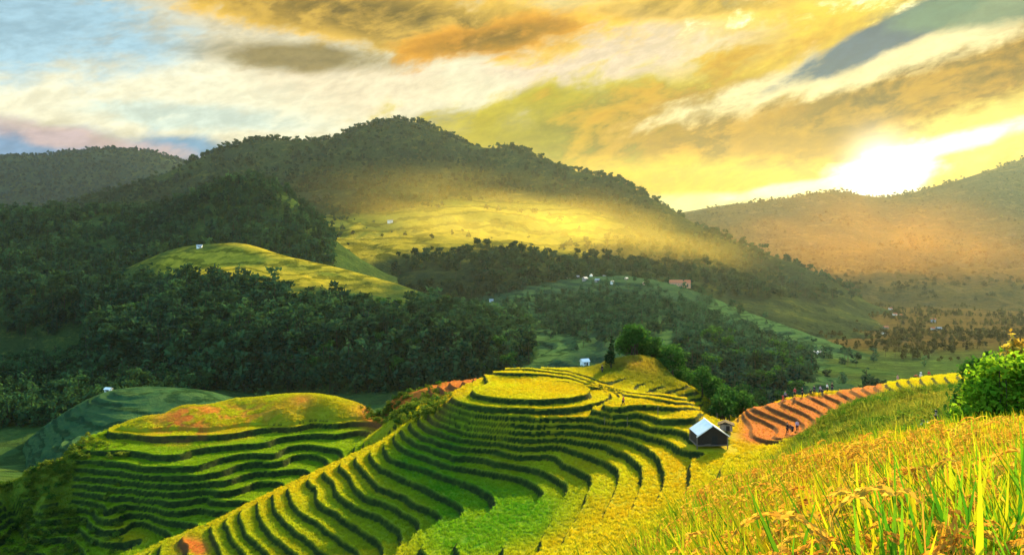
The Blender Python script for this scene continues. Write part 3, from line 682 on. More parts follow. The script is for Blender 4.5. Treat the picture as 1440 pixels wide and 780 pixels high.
def plant_foreground():
    rng = np.random.default_rng(5); n = 110000
    y = rng.uniform(3.0, 24, n); u = rng.uniform(-.12, 1.28, n); x = u * y
    keep = rng.random(n) < (y / 24) ; x, y, u = x[keep], y[keep], u[keep]
    px = u * F + CX
    edge = np.interp(y, [6, 8, 10, 13, 16, 20], [800, 838, 895, 975, 1050, 1120]) + 50 * fbm(x, y, 3)                 # the field's left border runs up the slope
    keep = (y < 15.8 + 2.4 * fbm(x / 2, y / 2, 2) + sst(-px, -1100, -900) * 3) & (px > edge) & (rng.random(len(x)) < .42)
    x, y, px = x[keep], y[keep], px[keep]; z = tps_z(x, y); n = len(x)
    f = np.clip(.5 + 1.6 * fbm(x / 1.6 + 9, y / 1.6, 3) + rng.normal(0, .22, n), 0, 1)
    tint = lerp3((0.54, 0.40, 0.012), (0.28, 0.46, 0.012), f)
    g = rng.random(n) < .22; tint[g] = lerp3((0.05, 0.22, 0.01), (0.16, 0.36, 0.012), rng.random(g.sum()))
    pick = np.where(f < .45, rng.integers(0, 3, n), rng.integers(2, 6, n))
    T = [rice_clump('near_rice_%d' % k, rng, 24, .88, e) for k, e in enumerate((7, 5, 3, 1, 0, 0))]
    o = scatter('rice_field', np.stack([x, y, z], -1), rng.uniform(0, 6.28, n), rng.uniform(.8, 1.2, n), pick, T, tint, rng.normal(0, .10, (n, 2)))
    tag(o, 'ripening rice with drooping ears filling the near slope', 'rice', kind='stuff'); print('near rice', n)
    # weeds on the slope behind it
    n = 62000; y = rng.uniform(14, 112, n); px = rng.uniform(720, 2000, n); x = (px - CX) / F * y
    keep = rng.random(n) < (y / 112) ** .5
    x, y, px = x[keep], y[keep], px[keep]; z = ground_z(x, y); py = HY - z / y * F
    lim = np.interp(px, [880, 1040, 1110, 1130, 1190, 1340, 1520], [60, 72, 88, 97, 101, 108, 112])
    low = (px < np.interp(y, [14, 20, 30, 60], [1150, 1150, 1120, 1085]) + 20) & (y > 21) & (y < 64)
    keep = (y < lim) & (low | (px > np.interp(y, [14, 20, 30, 60], [1150, 1150, 1120, 1085]) + 50 * fbm(x / 3, y / 3, 2))) & (fbm(x / 2.5, y / 2.5, 3) > -.22)
    x, y, z, px, low = [a[keep] for a in (x, y, z, px, low)]; n = len(x)
    f = np.clip(.45 + 1.5 * fbm(x / 6, y / 6, 3) + rng.normal(0, .2, n), 0, 1)
    tint = lerp3((0.06, 0.17, 0.014), (0.30, 0.28, 0.03), f)
    T = [tuft_mesh('weed_%d' % k, M_WEED, rng, 26, (.65, .9, .55)[k], .05, .30, 3, .35) for k in range(3)]
    for k in range(2):
        pts = crown_points(rng, [(0, 0, .35, .35), (.25, .1, .3, .25), (-.2, .15, .42, .25)], 160, .4)
        V, Q = leaf_cloud(pts, .07, rng); T.append(np_mesh('weed_bush_%d' % k, V, Q, False, [M_WEED]))
    o = scatter('rough_grass', np.stack([x, y, z], -1), rng.uniform(0, 6.28, n), np.where((y < 32) | low, rng.uniform(.45, .85, n), rng.uniform(.7, 1.9, n)), np.where(y < 46, rng.integers(0, 3, n), rng.integers(0, 5, n)), T, tint, rng.normal(0, .1, (n, 2)))
    tag(o, 'tall olive grass and weeds on the slope behind the near rice', 'grass', kind='stuff'); print('weeds', n)
plant_foreground()
def plant_shoulder():
    rng = np.random.default_rng(77); n = 60000
    x = rng.uniform(X0 + 8, 0, n); y = rng.uniform(118, Y1 - 14, n); px = x / y * F + CX
    i = ((x - X0) / CELL).astype(int); j = ((y - Y0) / CELL).astype(int); z = ZF[j, i]; py = HY - z / y * F
    w = el(px, py, (20, 715), (110, 45)) * 1.1 * (px < 175) * (py > 625) + el(px, py, (95, 655), (50, 26)) + el(px, py, (575, 572), (40, 14)) * 1.1 + el(px, py, (545, 585), (20, 10)) + .06 * (Z_GRASS[j, i] > .4) * (y > 150) * (px > 505)
    keep = rng.random(n) < w * .5 * (fbm(x / 4, y / 4, 3) > -.08); x, y, z = x[keep], y[keep], z[keep]; n = len(x)
    T = []
    for k in range(4):
        lb = [(rng.uniform(-.3, .3), rng.uniform(-.3, .3), rng.uniform(.2, .7), rng.uniform(.2, .42)) for _ in range(5)]
        V, Q = leaf_cloud(crown_points(rng, lb, 170, .5), .10, rng); T.append(np_mesh('shoulder_bush_%d' % k, V, Q, False, [M_WEED]))
    T.append(tuft_mesh('shoulder_weed', M_WEED, rng, 22, .7, .06, .3, 3, .35))
    f = np.clip(.5 + rng.normal(0, .3, n), 0, 1)
    o = scatter('rough_scrub', np.stack([x, y, z], -1), rng.uniform(0, 6.28, n), rng.uniform(.5, 1.5, n), rng.integers(0, 5, n), T, lerp3((0.03, 0.10, 0.012), (0.16, 0.20, 0.02), f), rng.normal(0, .1, (n, 2)))
    tag(o, 'green scrub and weeds on the shoulder of the second hill and behind the spur', 'scrub', kind='stuff'); print('scrub', n)
plant_shoulder()

# ================================================================== trees one can tell apart
TREES = {}
def tree_kind(key, name, kind, h, nleaf, leaf, mleaf, seed):
    TREES[key] = tree_meshes(name, np.random.default_rng(seed), kind, h, nleaf, leaf, mleaf)
for k in range(4): tree_kind('broad%d' % k, 'broadleaf_tree', 'broad', 8.0, 1000, .30, M_LEAF, 20 + k)
for k in range(3): tree_kind('wood%d' % k, 'woodland_tree', 'broad', 11.0, 520, .62, M_LEAF, 40 + k)
for k in range(3): tree_kind('slim%d' % k, 'conifer_tree', 'conifer', 12.0, 620, .5, M_LEAFD, 60 + k)
tree_kind('cypress', 'slim_tree', 'slim', 6.0, 1000, .22, M_LEAFD, 70)
for k in range(3): tree_kind('pine%d' % k, 'pine_tree', 'pine', 16.0, 200, 1.5, M_LEAFD, 80 + k)
def plant_tree(key, name, loc, rz, sc, label, group, cat='tree'):
    tr, cr = TREES[key]
    e = empty(name, loc, rz); e.scale = (sc, sc, sc); tag(e, label, cat, group)
    link(bpy.data.objects.new('trunk', tr), e); link(bpy.data.objects.new('crown', cr), e)
    return e
def surf(label, px, py):
    """the point of a lofted hill that lies nearest to a traced spot"""
    L = LOFT[label]; d = (L['px'] - px) ** 2 + (L['py'] - py) ** 2
    d = d + 1e6 * (L['tt'][:, None] < 1.9)
    i = np.unravel_index(np.argmin(d), d.shape); return L['S'][i]
rt = np.random.default_rng(99)
KN, MEAD, FARH = 'dark brown wooded knoll and the low ridge running left from it', 'sunlit yellow meadow hill with a sloping crest', 'green far hillside of narrow terraces below the village'
PEAK, BLUE, SUNR = 'wooded mountain with a rounded peak, its lower slopes open meadow', 'blue wooded mountain ridge at the far left', 'dark mountain ridge under the setting sun'
# the grove behind the knoll
def line_trees(n, pts, Yr, keys, name, label, group, smin, smax, zoff=0.0):
    pts = np.array(pts, float)
    for k in range(n):
        f = rt.random() * (len(pts) - 1); i = int(f); p = pts[i] * (1 - f + i) + pts[i + 1] * (f - i)
        Y = p[1] + rt.uniform(-Yr, Yr); px = p[0] + rt.normal(0, 9)
        x = (px - CX) / F * Y; z = float(ground_z(x, Y))
        plant_tree(keys[rt.integers(len(keys))], name, (x, Y, z + zoff), rt.uniform(0, 6.28), rt.uniform(smin, smax), label, group)
line_trees(18, [(876,168),(900,166),(930,165),(965,163)], 6, ['broad0','broad1','broad2','broad3'], 'grove_tree', 'bushy dark green tree in the grove on the knoll behind the round paddy', 'grove trees on the knoll', .75, 1.1)
line_trees(22, [(960,166),(985,158),(1005,150),(1020,146),(1040,150)], 7, ['broad0','broad1','broad2','broad3'], 'slope_tree', 'green tree on the slope dropping away behind the dark-walled hut', 'trees on the slope behind the hut', .6, .95)
plant_tree('cypress', 'slim_tree', tuple(at(859, 516, 150)), 0, 1.0, 'slim dark upright tree at the left end of the grove', None)
# woods below the far hillside, nearest trees first
def hill_trees(n, label, region, keys, name, text, group, smin=.8, smax=1.25):
    L = LOFT[label]; m = region(L['px'], L['py']) & (L['tt'][:, None] > 2.0)
    ii = np.argwhere(m); S = L['S'][m]; p = S[:, 1] ** -.5; p = p / p.sum()
    for k in rt.choice(len(ii), min(n, len(ii)), replace=False, p=p):
        q = S[k] + np.array([rt.uniform(-2, 2), rt.uniform(-2, 2), -.3])
        plant_tree(keys[rt.integers(len(keys))], name, tuple(q), rt.uniform(0, 6.28), rt.uniform(smin, smax), text, group)
W3 = ['wood0', 'wood1', 'wood2', 'slim0', 'slim1', 'slim2']
hill_trees(80, FARH, lambda px, py: (px > 950) & (px < 1130) & (py > 480) & (py < 590) & (py > 430 + (px - 950) * .42), W3, 'woodland_tree', 'dark tree in the wood below the far terraced hillside', 'wood below the far terraced hillside')
hill_trees(125, MEAD, lambda px, py: (px > 190) & (px < 750) & (py > 440) & (py < 545), W3, 'woodland_tree', 'dark green tree in the front of the big wood under the sunlit meadow hill', 'front of the big wood under the meadow hill')

# ================================================================== far woods: past counting
def far_wood(name, label, lists, sizes, kinds, seed, tints):
    rng = np.random.default_rng(seed)
    T = [far_tree(name + '_%d' % k, rng, kd, h, nl, lf) for k, (kd, h, nl, lf) in enumerate(kinds)]
    P = np.concatenate([l for l in lists]); n = len(P)
    f = np.clip(.45 + 1.5 * fbm(P[:, 0] / 40, P[:, 1] / 40, 3) + rng.normal(0, .35, n), 0, 1.6)
    o = scatter(name, P, rng.uniform(0, 6.28, n), rng.uniform(*sizes, n), rng.integers(0, len(T), n), T, lerp3(tints[0], tints[1], f), rng.normal(0, .04, (n, 2)))
    tag(o, label, 'forest', kind='stuff'); print(name, n)
def on_loft(label, n, region, rng, jit=6.0):
    L = LOFT[label]; S = L['S']; px, py = L['px'], L['py']
    A = np.zeros(px.shape); d = np.linalg.norm(np.cross(np.diff(S, axis=0)[:, :-1], np.diff(S, axis=1)[:-1]), axis=-1); A[:-1, :-1] = d
    w = A * np.clip(region(px, py, S), 0, 1) * (L['tt'][:, None] > 1.7) / np.maximum(S[..., 1], 1) ; w = w.ravel() / w.sum()
    k = rng.choice(w.size, n, p=w); i, j = np.unravel_index(k, px.shape); i = np.minimum(i, px.shape[0] - 2); j = np.minimum(j, px.shape[1] - 2)
    a, b = rng.random((2, n, 1))
    return (S[i, j] * (1 - a) + S[i + 1, j] * a) * (1 - b) + (S[i, j + 1] * (1 - a) + S[i + 1, j + 1] * a) * b - np.array([0, 0, .5])
rw = np.random.default_rng(123)
def patchy(S, s, lo): return (fbm(S[..., 0] / s, S[..., 1] / s, 3) > lo).astype(float)
K1 = [('broad', 11, 110, 1.3), ('conifer', 15, 110, 1.1), ('broad', 8, 90, 1.1), ('conifer', 11, 90, 1.0), ('slim', 13, 90, 1.0), ('pine', 13, 70, 1.2)]
K2 = [('broad', 10, 70, 1.7), ('pine', 14, 50, 1.7), ('conifer', 12, 60, 1.6), ('broad', 8, 60, 1.5)]
far_wood('big_wood', 'dense dark green forest covering the lower left slopes', [
    on_loft(MEAD, 4200, lambda px, py, S: sst(py - np.interp(px, [120, 200, 260, 330, 400, 470, 600, 700], [400, 402, 398, 388, 418, 432, 436, 452]), -4, 8) * (px < 745) * (py < 552) * (.15 + .85 * patchy(S, 45, -.12)) * (1 - .9 * el(px, py, (440, 420), (50, 14))), rw),
    on_loft(KN, 5200, lambda px, py, S: (py < 470) * (px < 470) * (.2 + .8 * patchy(S, 60, -.16)), rw)],
    (.45, 1.5), K1, 31, ((0.016, 0.045, 0.022), (0.035, 0.085, 0.03)))
gx = rw.uniform(-330, 60, 9000); gy = rw.uniform(345, 640, 9000); ok = (fbm(gx / 70, gy / 70, 3) > -.08) & (gx / gy * F + CX < 380) & (gx / gy * F + CX > -150)
gx, gy = gx[ok][:3400], gy[ok][:3400]
gz = tps_z(gx, gy) + 5 * fbm(gx / 90, gy / 90, 4) * sst(gy, 230, 420)
far_wood('valley_wood', 'scattered dark trees and scrub on the valley floor at the left', [np.stack([gx, gy, gz - .3], -1)], (.45, 1.0), K1, 32, ((0.018, 0.05, 0.02), (0.04, 0.10, 0.03)))
gx = rw.uniform(180, 1000, 30000); gy = rw.uniform(560, 1700, 30000); gp = gx / gy * F + CX
ok = (gp > 1060) & (gp < 1520) & (fbm(gx / 60, gy / 60, 3) > .03)
gx, gy = gx[ok][:2200], gy[ok][:2200]; gz = tps_z(gx, gy) + 5 * fbm(gx / 90, gy / 90, 4)
far_wood('valley_wood', 'scattered trees and hedges in the hazy valley under the sun', [np.stack([gx, gy, gz - .3], -1)], (.3, .8), K1, 42, ((0.030, 0.036, 0.012), (0.06, 0.055, 0.016)))
far_wood('hillside_wood', 'dark blue-green woods on the far terraced hillside', [
    on_loft(FARH, 2600, lambda px, py, S: ((px > 950) & (px < 1140) & (py > 425 + (px - 950) * .42)) * 1.0 * patchy(S, 40, -.2) + el(px, py, (840, 445), (80, 22)) * 1.0 + .10 * patchy(S, 25, .08) * (py > 400), rw)],
    (.5, 1.0), K1, 33, ((0.016, 0.05, 0.026), (0.035, 0.09, 0.04)))
def clumpy(px, rng): return fbm(px / 23.0, px * 0 + 3.3, 3) + rng.normal(0, .10, len(px)) > -.04
def ridge(label, n, x0, x1, rng):     # trees along a crest line
    L = LOFT[label]; i = int(np.argmin(abs(L['tt'] - 2.0))); S = L['S'][i]; ok = (L['px'][i] > x0) & (L['px'][i] < x1); S = S[ok]
    k = rng.integers(0, len(S) - 1, 3 * n); k = k[clumpy(S[k, 0] / S[k, 1] * F + CX, rng)][:n]; n = len(k); f = rng.random((n, 1)); q = S[k] * (1 - f) + S[k + 1] * f
    q[:, 1] += rng.uniform(-14, 14, n); q[:, 2] -= 1.0; return q
far_wood('mountain_wood', 'pine woods along the crest and slopes of the peaked mountain', [
    on_loft(PEAK, 9000, lambda px, py, S: (1 - .97 * peak_field(px, py, S)) * (py < 420) * (.12 + .88 * patchy(S, 80, -.1)), rw),
    ridge(PEAK, 420, 262, 700, rw), ridge(PEAK, 170, 700, 960, rw)], (.4, 1.5), K2, 34, ((0.010, 0.035, 0.018), (0.026, 0.055, 0.022)))
far_wood('blue_wood', 'woods on the blue mountain ridge at the far left', [on_loft(BLUE, 3500, lambda px, py, S: (py < 300) * (px > -60) * 1.0, rw), ridge(BLUE, 300, -60, 262, rw)], (.9, 1.7), K2, 35, ((0.006, 0.030, 0.036), (0.014, 0.044, 0.044)))  # leaf tints carry the blue of the distant haze
far_wood('sunward_wood', 'woods on the mountain under the sun', [on_loft(SUNR, 2200, lambda px, py, S: (py < 420) * (px < 1500) * (.1 + .9 * patchy(S, 150, -.05)), rw), ridge(SUNR, 160, 960, 1500, rw)], (.7, 1.3), K2, 36, ((0.03, 0.032, 0.014), (0.05, 0.05, 0.02)))
# countable pines standing clear on the mountain's right shoulder
PR = [(760,.9),(778,.7),(792,.8),(804,1.1),(814,.9),(823,1.2),(832,.9),(841,1.0),(850,.7),(858,1.1),(868,.95),(877,1.15),(884,.8),(892,.9),(905,.75),(916,.6),(938,.7)]
for k, (px, s) in enumerate(PR):
    L = LOFT[PEAK]; i = int(np.argmin(abs(L['tt'] - 2.0))); j = int(np.argmin(abs(L['px'][i] - px))); q = L['S'][i, j]
    plant_tree('pine%d' % (k % 3), 'pine_tree', (q[0], q[1], q[2] - 1.5), k * 1.7, s * .95, 'lone pine standing against the sky on the right shoulder of the peaked mountain', 'pines against the sky on the right shoulder')

# ================================================================== the bush at the right edge
def shrub(name, x, y, lobes, n, leaf, mat, label, seed, stems=9, zoff=0.0):
    rng = np.random.default_rng(seed); z = float(ground_z(x, y)) + zoff
    e = empty(name, (x, y, z)); tag(e, label, 'bush')
    V, Q = leaf_cloud(crown_points(rng, lobes, n, .45), leaf, rng, .5)
    # slender shoots poking out of the mass
    sh = []
    mb = MB()
    for k in range(stems):
        l = lobes[k % len(lobes)]; a = rng.uniform(0, 6.28)
        tip = np.array([l[0] + l[3] * 1.1 * math.cos(a) * rng.uniform(.3, 1), l[1] + l[3] * math.sin(a) * .8, l[2] + l[3] * rng.uniform(.5, 1.25)])
        base = np.array([rng.uniform(-.25, .25), rng.uniform(-.2, .2), -.2]); mid = base * .4 + tip * .6 + np.array([0, 0, .15])
        mb.tube([base, mid, tip], [.022, .014, .004], 5)
        for f in np.linspace(.55, 1.0, 12): sh.append(mid * (1 - f) + tip * f + rng.normal(0, .05, 3))
    V2, Q2 = leaf_cloud(np.array(sh), leaf * 1.1, rng, .3)
    me = np_mesh('foliage', np.concatenate([V, V2]), np.concatenate([Q, Q2 + len(V)]), False, [mat])
    link(bpy.data.objects.new('foliage', me), e); mb.build('stem', M_BARK, e, True)
    return e
b = at(1405, 600, 19)
shrub('leafy_bush', b[0], 19.0, [(0,0,1.1,.9),(.5,.1,1.6,.8),(-.6,0,1.1,.6),(.1,.2,2.3,.6),(.8,0,2.4,.6),(1.2,0,1.2,.9),(-.35,.1,1.8,.5)], 7500, .075, M_LEAFB, 'big bright green leafy bush at the right edge behind the rice', 7, 30)
b = at(1362, 590, 20.5)
shrub('dark_bush', b[0], 20.5, [(0,0,2.0,.5),(.2,0,2.7,.45),(-.12,0,1.4,.46),(.5,.1,2.3,.5),(0,0,.8,.5)], 2200, .07, M_LEAF, 'darker green bush leaning left beside the big bright bush', 8, 16)
b = at(1430, 560, 20)
shrub('yellowing_bush', b[0], 20.3, [(0,0,2.8,.3),(.25,0,3.2,.36),(.55,0,2.9,.45),(.3,.1,2.2,.4)], 1300, .07, M_LEAFY, 'tall shrub with orange yellow leaves rising over the green bush', 9, 14)

# ================================================================== buildings
M_TIN = plain('tin_roof', (0.90, 0.87, 0.83), 0.6, 0.14, 1.2, 0.0, (1, 6, 1))
M_PLANK = plain('dark_planks', (0.035, 0.026, 0.020), 0.85, 0.4, 3, 0, (9, 9, 1))
M_POST = plain('weathered_post', (0.16, 0.12, 0.09), 0.9, 0.3, 5)
M_THATCH = plain('dark_thatch', (0.045, 0.035, 0.025), 0.95, 0.4, 5, 0, (1, 1, 6))
M_STONE = plain('stone_wall', (0.26, 0.22, 0.20), 0.95, 0.3, 3)
M_WHITE = plain('white_wall', (0.80, 0.79, 0.76), 0.8, 0.08, 2)
M_GREY = plain('grey_roof', (0.34, 0.36, 0.38), 0.7, 0.15, 2)
M_RED = plain('red_roof', (0.55, 0.15, 0.06), 0.75, 0.2, 2)
M_SALMON = plain('salmon_wall', (0.60, 0.28, 0.16), 0.85, 0.12, 2)
M_HOLE = plain('dark_opening', (0.015, 0.015, 0.018), 0.6, 0.2, 2)
M_CLOTHSHEET = plain('plastic_sheet', (0.8, 0.82, 0.85), 0.5, 0.06, 2)
def hut():
    e = empty('field_hut', (26.2, 107.2, float(ZS[int((107.2 - Y0) / CELL), int((26.2 - X0) / CELL)]) + .15), R(4))
    tag(e, 'dark wooden field hut with a bright white gabled roof on the yellow terraces', 'hut')
    e.scale = (.92,) * 3
    hw, hl, ev, ap = 2.15, 1.75, 1.35, 2.75           # half width, half length, eaves, apex
    w = MB()
    for s in (-1, 1):                                  # plank gables, a pentagon each with thickness
        y0 = s * hl; y1 = s * (hl - .07)
        pr = [(-hw, 0), (hw, 0), (hw, ev), (0, ap - .05), (-hw, ev)]
        w.add([(x, y0, z) for x, z in pr] + [(x, y1, z) for x, z in pr], [(0,1,2,3,4)[::s], (9,8,7,6,5)[::s]] + [(k, k + 5, (k + 1) % 5 + 5, (k + 1) % 5)[::s] for k in range(5)])
        for k in range(11):                            # plank battens
            x = -hw + .2 + k * .39; zt = ap - .10 - abs(x) * (ap - ev) / hw
            w.box((x, y0 + s * .015, zt / 2), (.05, .03, zt))
    for s in (-1, 1): w.box((s * (hw - .035), 0, ev / 2), (.07, 2 * hl - .15, ev))
    w.build('wall', M_PLANK, e)
    for sx in (-1, 1):
        for sy in (-1, 1): MB().tube([(sx * (hw + .06), sy * (hl + .06), -.9), (sx * (hw + .06), sy * (hl + .06), ev + .02)], .075, 8).build('post', M_POST, e)
    MB().box((0, 0, -.08), (2 * hw + .3, 2 * hl + .3, .14)).build('floor', M_POST, e)
    sl = math.atan2(ap - ev, hw)
    for s in (-1, 1):                                  # corrugated sheets, really rippled
        n = 56; L = 2.62; V = []; Fc = []
        for k in range(n + 1):
            y = -hl - .42 + (2 * hl + .84) * k / n; rp = .022 * math.sin(k * 1.9)
            for (d, t) in ((-.05, 0), (L, 0), (L, -.05), (-.05, -.05)):
                V.append((s * (d * math.cos(sl)) + 0, y, ap + .10 - d * math.sin(sl) + rp + t))
        for k in range(n):
            for q in range(4): Fc.append((k * 4 + q, k * 4 + (q + 1) % 4, k * 4 + 4 + (q + 1) % 4, k * 4 + 4 + q))
        Fc += [(0, 1, 2, 3), tuple(n * 4 + q for q in (3, 2, 1, 0))]
        r = MB().add(V, Fc).build('roof', M_TIN, e)
        MB().box((s * 1.28, -hl - .44, ap + .06 - 1.28 * math.tan(sl)), (2.75, .05, .16), Matrix.Rotation(s * sl, 3, 'Y')).build('verge_board', M_WHITE, r)
    MB().tube([(0, -hl - .44, ap + .13), (0, hl + .44, ap + .13)], .09, 8).build('ridge_cap', M_TIN, e)
    MB().box((.35, -hl - .045, .62), (.85, .05, 1.2)).build('door', M_HOLE, e)
    for k, (x, z, L) in enumerate([(-1.5, .16, .5), (-1.2, .2, .8)]): MB().tube([(x, -hl - .5, z - .1), (x + L, -hl - .45, z)], .06, 6).build('log', M_POST, e)
hut()
def shed():
    x, y = 29.9, 112.3; e = empty('field_shed', (x, y, float(ground_z(x, y)) - .05), R(-14))
    tag(e, 'small low shed with a dark roof and pale stone side behind the white-roofed hut', 'shed')
    MB().box((0, 0, .38), (1.7, 1.2, .9)).build('wall', M_STONE, e, bevel=.02)
    m = MB(); pr = [(-1.15, .78), (-.1, 1.25), (1.15, .80), (1.12, .68), (-.1, 1.10), (-1.12, .66)]
    m.add([(a, -.85, z) for a, z in pr] + [(a, .85, z) for a, z in pr], [(5,4,3,2,1,0), (6,7,8,9,10,11)] + [(k, (k + 1) % 6, (k + 1) % 6 + 6, k + 6) for k in range(6)])
    m.build('roof', M_THATCH, e, bevel=.03)
    MB().box((.25, -.60, .33), (.5, .05, .7)).build('door', M_HOLE, e)
shed()
def house(name, loc, rz, w, l, h, rise, wall, roof, label, group=None, nwin=2, over=.35):
    e = empty(name, loc, rz); tag(e, label, 'house', group)
    m = MB(); z0 = -1.5
    pr = [(-w/2, z0), (w/2, z0), (w/2, h), (0, h + rise - .05), (-w/2, h)]
    m.add([(-l/2, a, z) for a, z in pr] + [(l/2, a, z) for a, z in pr], [(4,3,2,1,0), (5,6,7,8,9)] + [(k, (k+1) % 5, (k+1) % 5 + 5, k + 5) for k in range(5)])
    m.build('wall', wall, e)
    t = .12; k = rise / (w / 2); o = over
    r = MB(); rp = [(-w/2 - o, h - o*k + .04), (0, h + rise + .04), (w/2 + o, h - o*k + .04), (w/2 + o, h - o*k + .04 + t), (0, h + rise + .04 + t), (-w/2 - o, h - o*k + .04 + t)]
    r.add([(-l/2 - o, a, z) for a, z in rp] + [(l/2 + o, a, z) for a, z in rp], [(0,1,2,3,4,5)[::-1][::-1], (11,10,9,8,7,6)] + [(q, q + 6, (q+1) % 6 + 6, (q+1) % 6) for q in range(6)])
    r.build('roof', roof, e)
    for q in range(nwin):
        x = -l/2 + l * (q + 1) / (nwin + 2)
        f = MB().box((x, -w/2 - .03, h * .58), (.9, .06, 1.0)).build('window', M_GREY, e); MB().box((x, -w/2 - .07, h * .58), (.7, .03, .8)).build('pane', M_HOLE, f)
    MB().box((l/2 - l / (nwin + 2), -w/2 - .03, h * .38), (1.0, .06, h * .76)).build('door', M_HOLE, e)
    return e
def hz(px, Y): x = (px - CX) / F * Y; return x, Y, float(tps_z(np.array([x]), np.array([Y]))[0] + 5 * fbm(np.array([x / 90]), np.array([Y / 90]), 4)[0] * sst(np.array([Y]), 230, 420)[0])
house('white_hut', tuple(surf(FARH, 822, 513)), R(20), 3.2, 3.8, 2.2, 1.1, M_WHITE, M_WHITE, 'tiny white hut on the green slope left of the slim dark tree', None, 1)
house('long_red_building', tuple(surf(FARH, 957, 402)), R(-6), 9, 22, 4.5, 2.6, M_SALMON, M_RED, 'long building with an orange red roof on the far hillside', None, 5)
house('white_house', tuple(surf(FARH, 1149, 497)), R(10), 3.0, 5.0, 1.4, .5, M_WHITE, M_WHITE, 'low white building alone on the green terraces right of the wood', None, 1)
house('meadow_house', tuple(surf(MEAD, 281, 349)), R(10), 3, 4.5, 1.8, .9, M_WHITE, M_GREY, 'tiny pale house on the crest of the sunlit meadow hill', None, 1)
house('white_hut', tuple(surf('small green terraced hill in the valley beyond the second hill', 152, 549)), R(-15), 1.7, 2.4, 1.0, .5, M_WHITE, M_WHITE, 'tiny white hut on the crest of the small green hill in the left valley', None, 1)
house('slope_house', tuple(surf(PEAK, 549, 311)), R(5), 6, 9, 3, 1.6, M_WHITE, M_GREY, 'tiny pale house high on the lit meadow of the peaked mountain', None, 1)
for k, (px, py, s) in enumerate([(800,391,1.0),(812,386,.8),(822,394,1.1),(831,388,.9),(840,396,1.0),(850,390,.8),(862,398,.7),(793,384,.7),(655,421,.8),(690,424,.8),(880,393,.7),(905,399,.6)]):
    house('village_house', tuple(surf(FARH, px, py)), R(-30 + 37 * (k % 4)), 3.6 * s, 5 * s, 2.2 * s, 1.3 * s, M_STONE if k % 3 else M_WHITE, M_GREY, 'small pale house in the village at the top of the far terraced hillside', 'village houses above the far terraces', 1)
rv = np.random.default_rng(17)
for k in range(26):
    px = rv.uniform(1110, 1350); Y = rv.uniform(850, 1500); x, Y, z = hz(px, Y); s = rv.uniform(.4, .75)
    house('valley_house', (x, Y, z), R(rv.uniform(-40, 40)), 6 * s, 9 * s, 3 * s, 2 * s, M_WHITE if k % 3 == 0 else M_STONE, M_GREY if k % 2 else M_RED, 'tiny house in the hazy valley under the sun', 'houses in the hazy valley under the sun', 0)
# the white sheet among the red terraces, fence posts on the saddle
def sheet():
    p = at(578, 552, 158); z = float(ground_z(p[0], 158.0)); nx, ny = 14, 8; V = []
    for j in range(ny + 1):
        for i in range(nx + 1):
            a, b_ = i / nx - .5, j / ny - .5; x = p[0] + a * 5.0 + b_ * .6; y = 158 + b_ * 2.0 - a * 1.2
            V.append((x, y, float(ground_z(x, y)) + .32 + .10 * math.sin(i * 1.7 + j) + .06 * math.cos(j * 2.3)))
    Fc = [(j * (nx + 1) + i, j * (nx + 1) + i + 1, (j + 1) * (nx + 1) + i + 1, (j + 1) * (nx + 1) + i) for j in range(ny) for i in range(nx)]
    o = MB().add(V, Fc).build('plastic_sheet', M_CLOTHSHEET, None, True); s = o.modifiers.new('thick', 'SOLIDIFY'); s.thickness = .04
    tag(o, 'crumpled white sheet lying on the reddish terraces left of the round paddy', 'sheet')
sheet()
for k, (px, py, h) in enumerate([(850, 581, 1.5), (882, 588, 1.6), (925, 592, 1.6), (1008, 592, 1.2)]):
    Y = (117.6, 116.5, 116.5, 118)[k]; x = (px - CX) / F * Y; z = float(ground_z(x, Y))
    o = MB().tube([(x, Y, z - .3), (x + .03, Y, z + h * .6), (x + .02 * k, Y, z + h)], [.05, .045, .04], 6).build('fence_post', M_POST, None, True)
    tag(o, 'thin grey wooden post standing in the yellow paddy between the round paddy and the hut', 'post', 'thin posts in the yellow paddy')

# ================================================================== people
def skinned(name, chains, mat, lvl=1):
    """chains: lists of (point, radius) sharing the first point of chain 0; one continuous surface"""
    V, E, Rr = [], [], []; idx = {}
    for ch in chains:
        prev = None
        for p, r in ch:
            k = tuple(round(c, 4) for c in p)
            if k not in idx: idx[k] = len(V); V.append(p); Rr.append(r)
            if prev is not None: E.append((prev, idx[k]))
            prev = idx[k]
    me = bpy.data.meshes.new(name); me.from_pydata(V, E, []); me.update()
    o = bpy.data.objects.new(name, me); COL.objects.link(o)
    o.modifiers.new('skin', 'SKIN')          # adds the skin layer to the mesh
    for i, r in enumerate(Rr):
        me.skin_vertices[0].data[i].radius = (r, r)
    me.skin_vertices[0].data[0].use_root = True
    ss = o.modifiers.new('sub', 'SUBSURF'); ss.levels = lvl; ss.render_levels = lvl
    dg = bpy.context.evaluated_depsgraph_get(); out = bpy.data.meshes.new_from_object(o.evaluated_get(dg)); out.name = name
    bpy.data.objects.remove(o); out.materials.clear(); out.materials.append(mat)
    out.polygons.foreach_set('use_smooth', [True] * len(out.polygons)); return out
M_SKIN = plain('skin', (0.42, 0.26, 0.18), 0.6, 0.06, 3)
M_HAIR = plain('dark_hair', (0.02, 0.016, 0.014), 0.6, 0.2, 8)
CLOTH = {n: plain('cloth_' + n, c, 0.9, 0.15, 6) for n, c in dict(indigo=(0.02, 0.025, 0.06), black=(0.018, 0.017, 0.018), white=(0.72, 0.70, 0.68), red=(0.42, 0.05, 0.04), pale=(0.45, 0.42, 0.52), grey=(0.18, 0.18, 0.2), pink=(0.5, 0.25, 0.24)).items()}
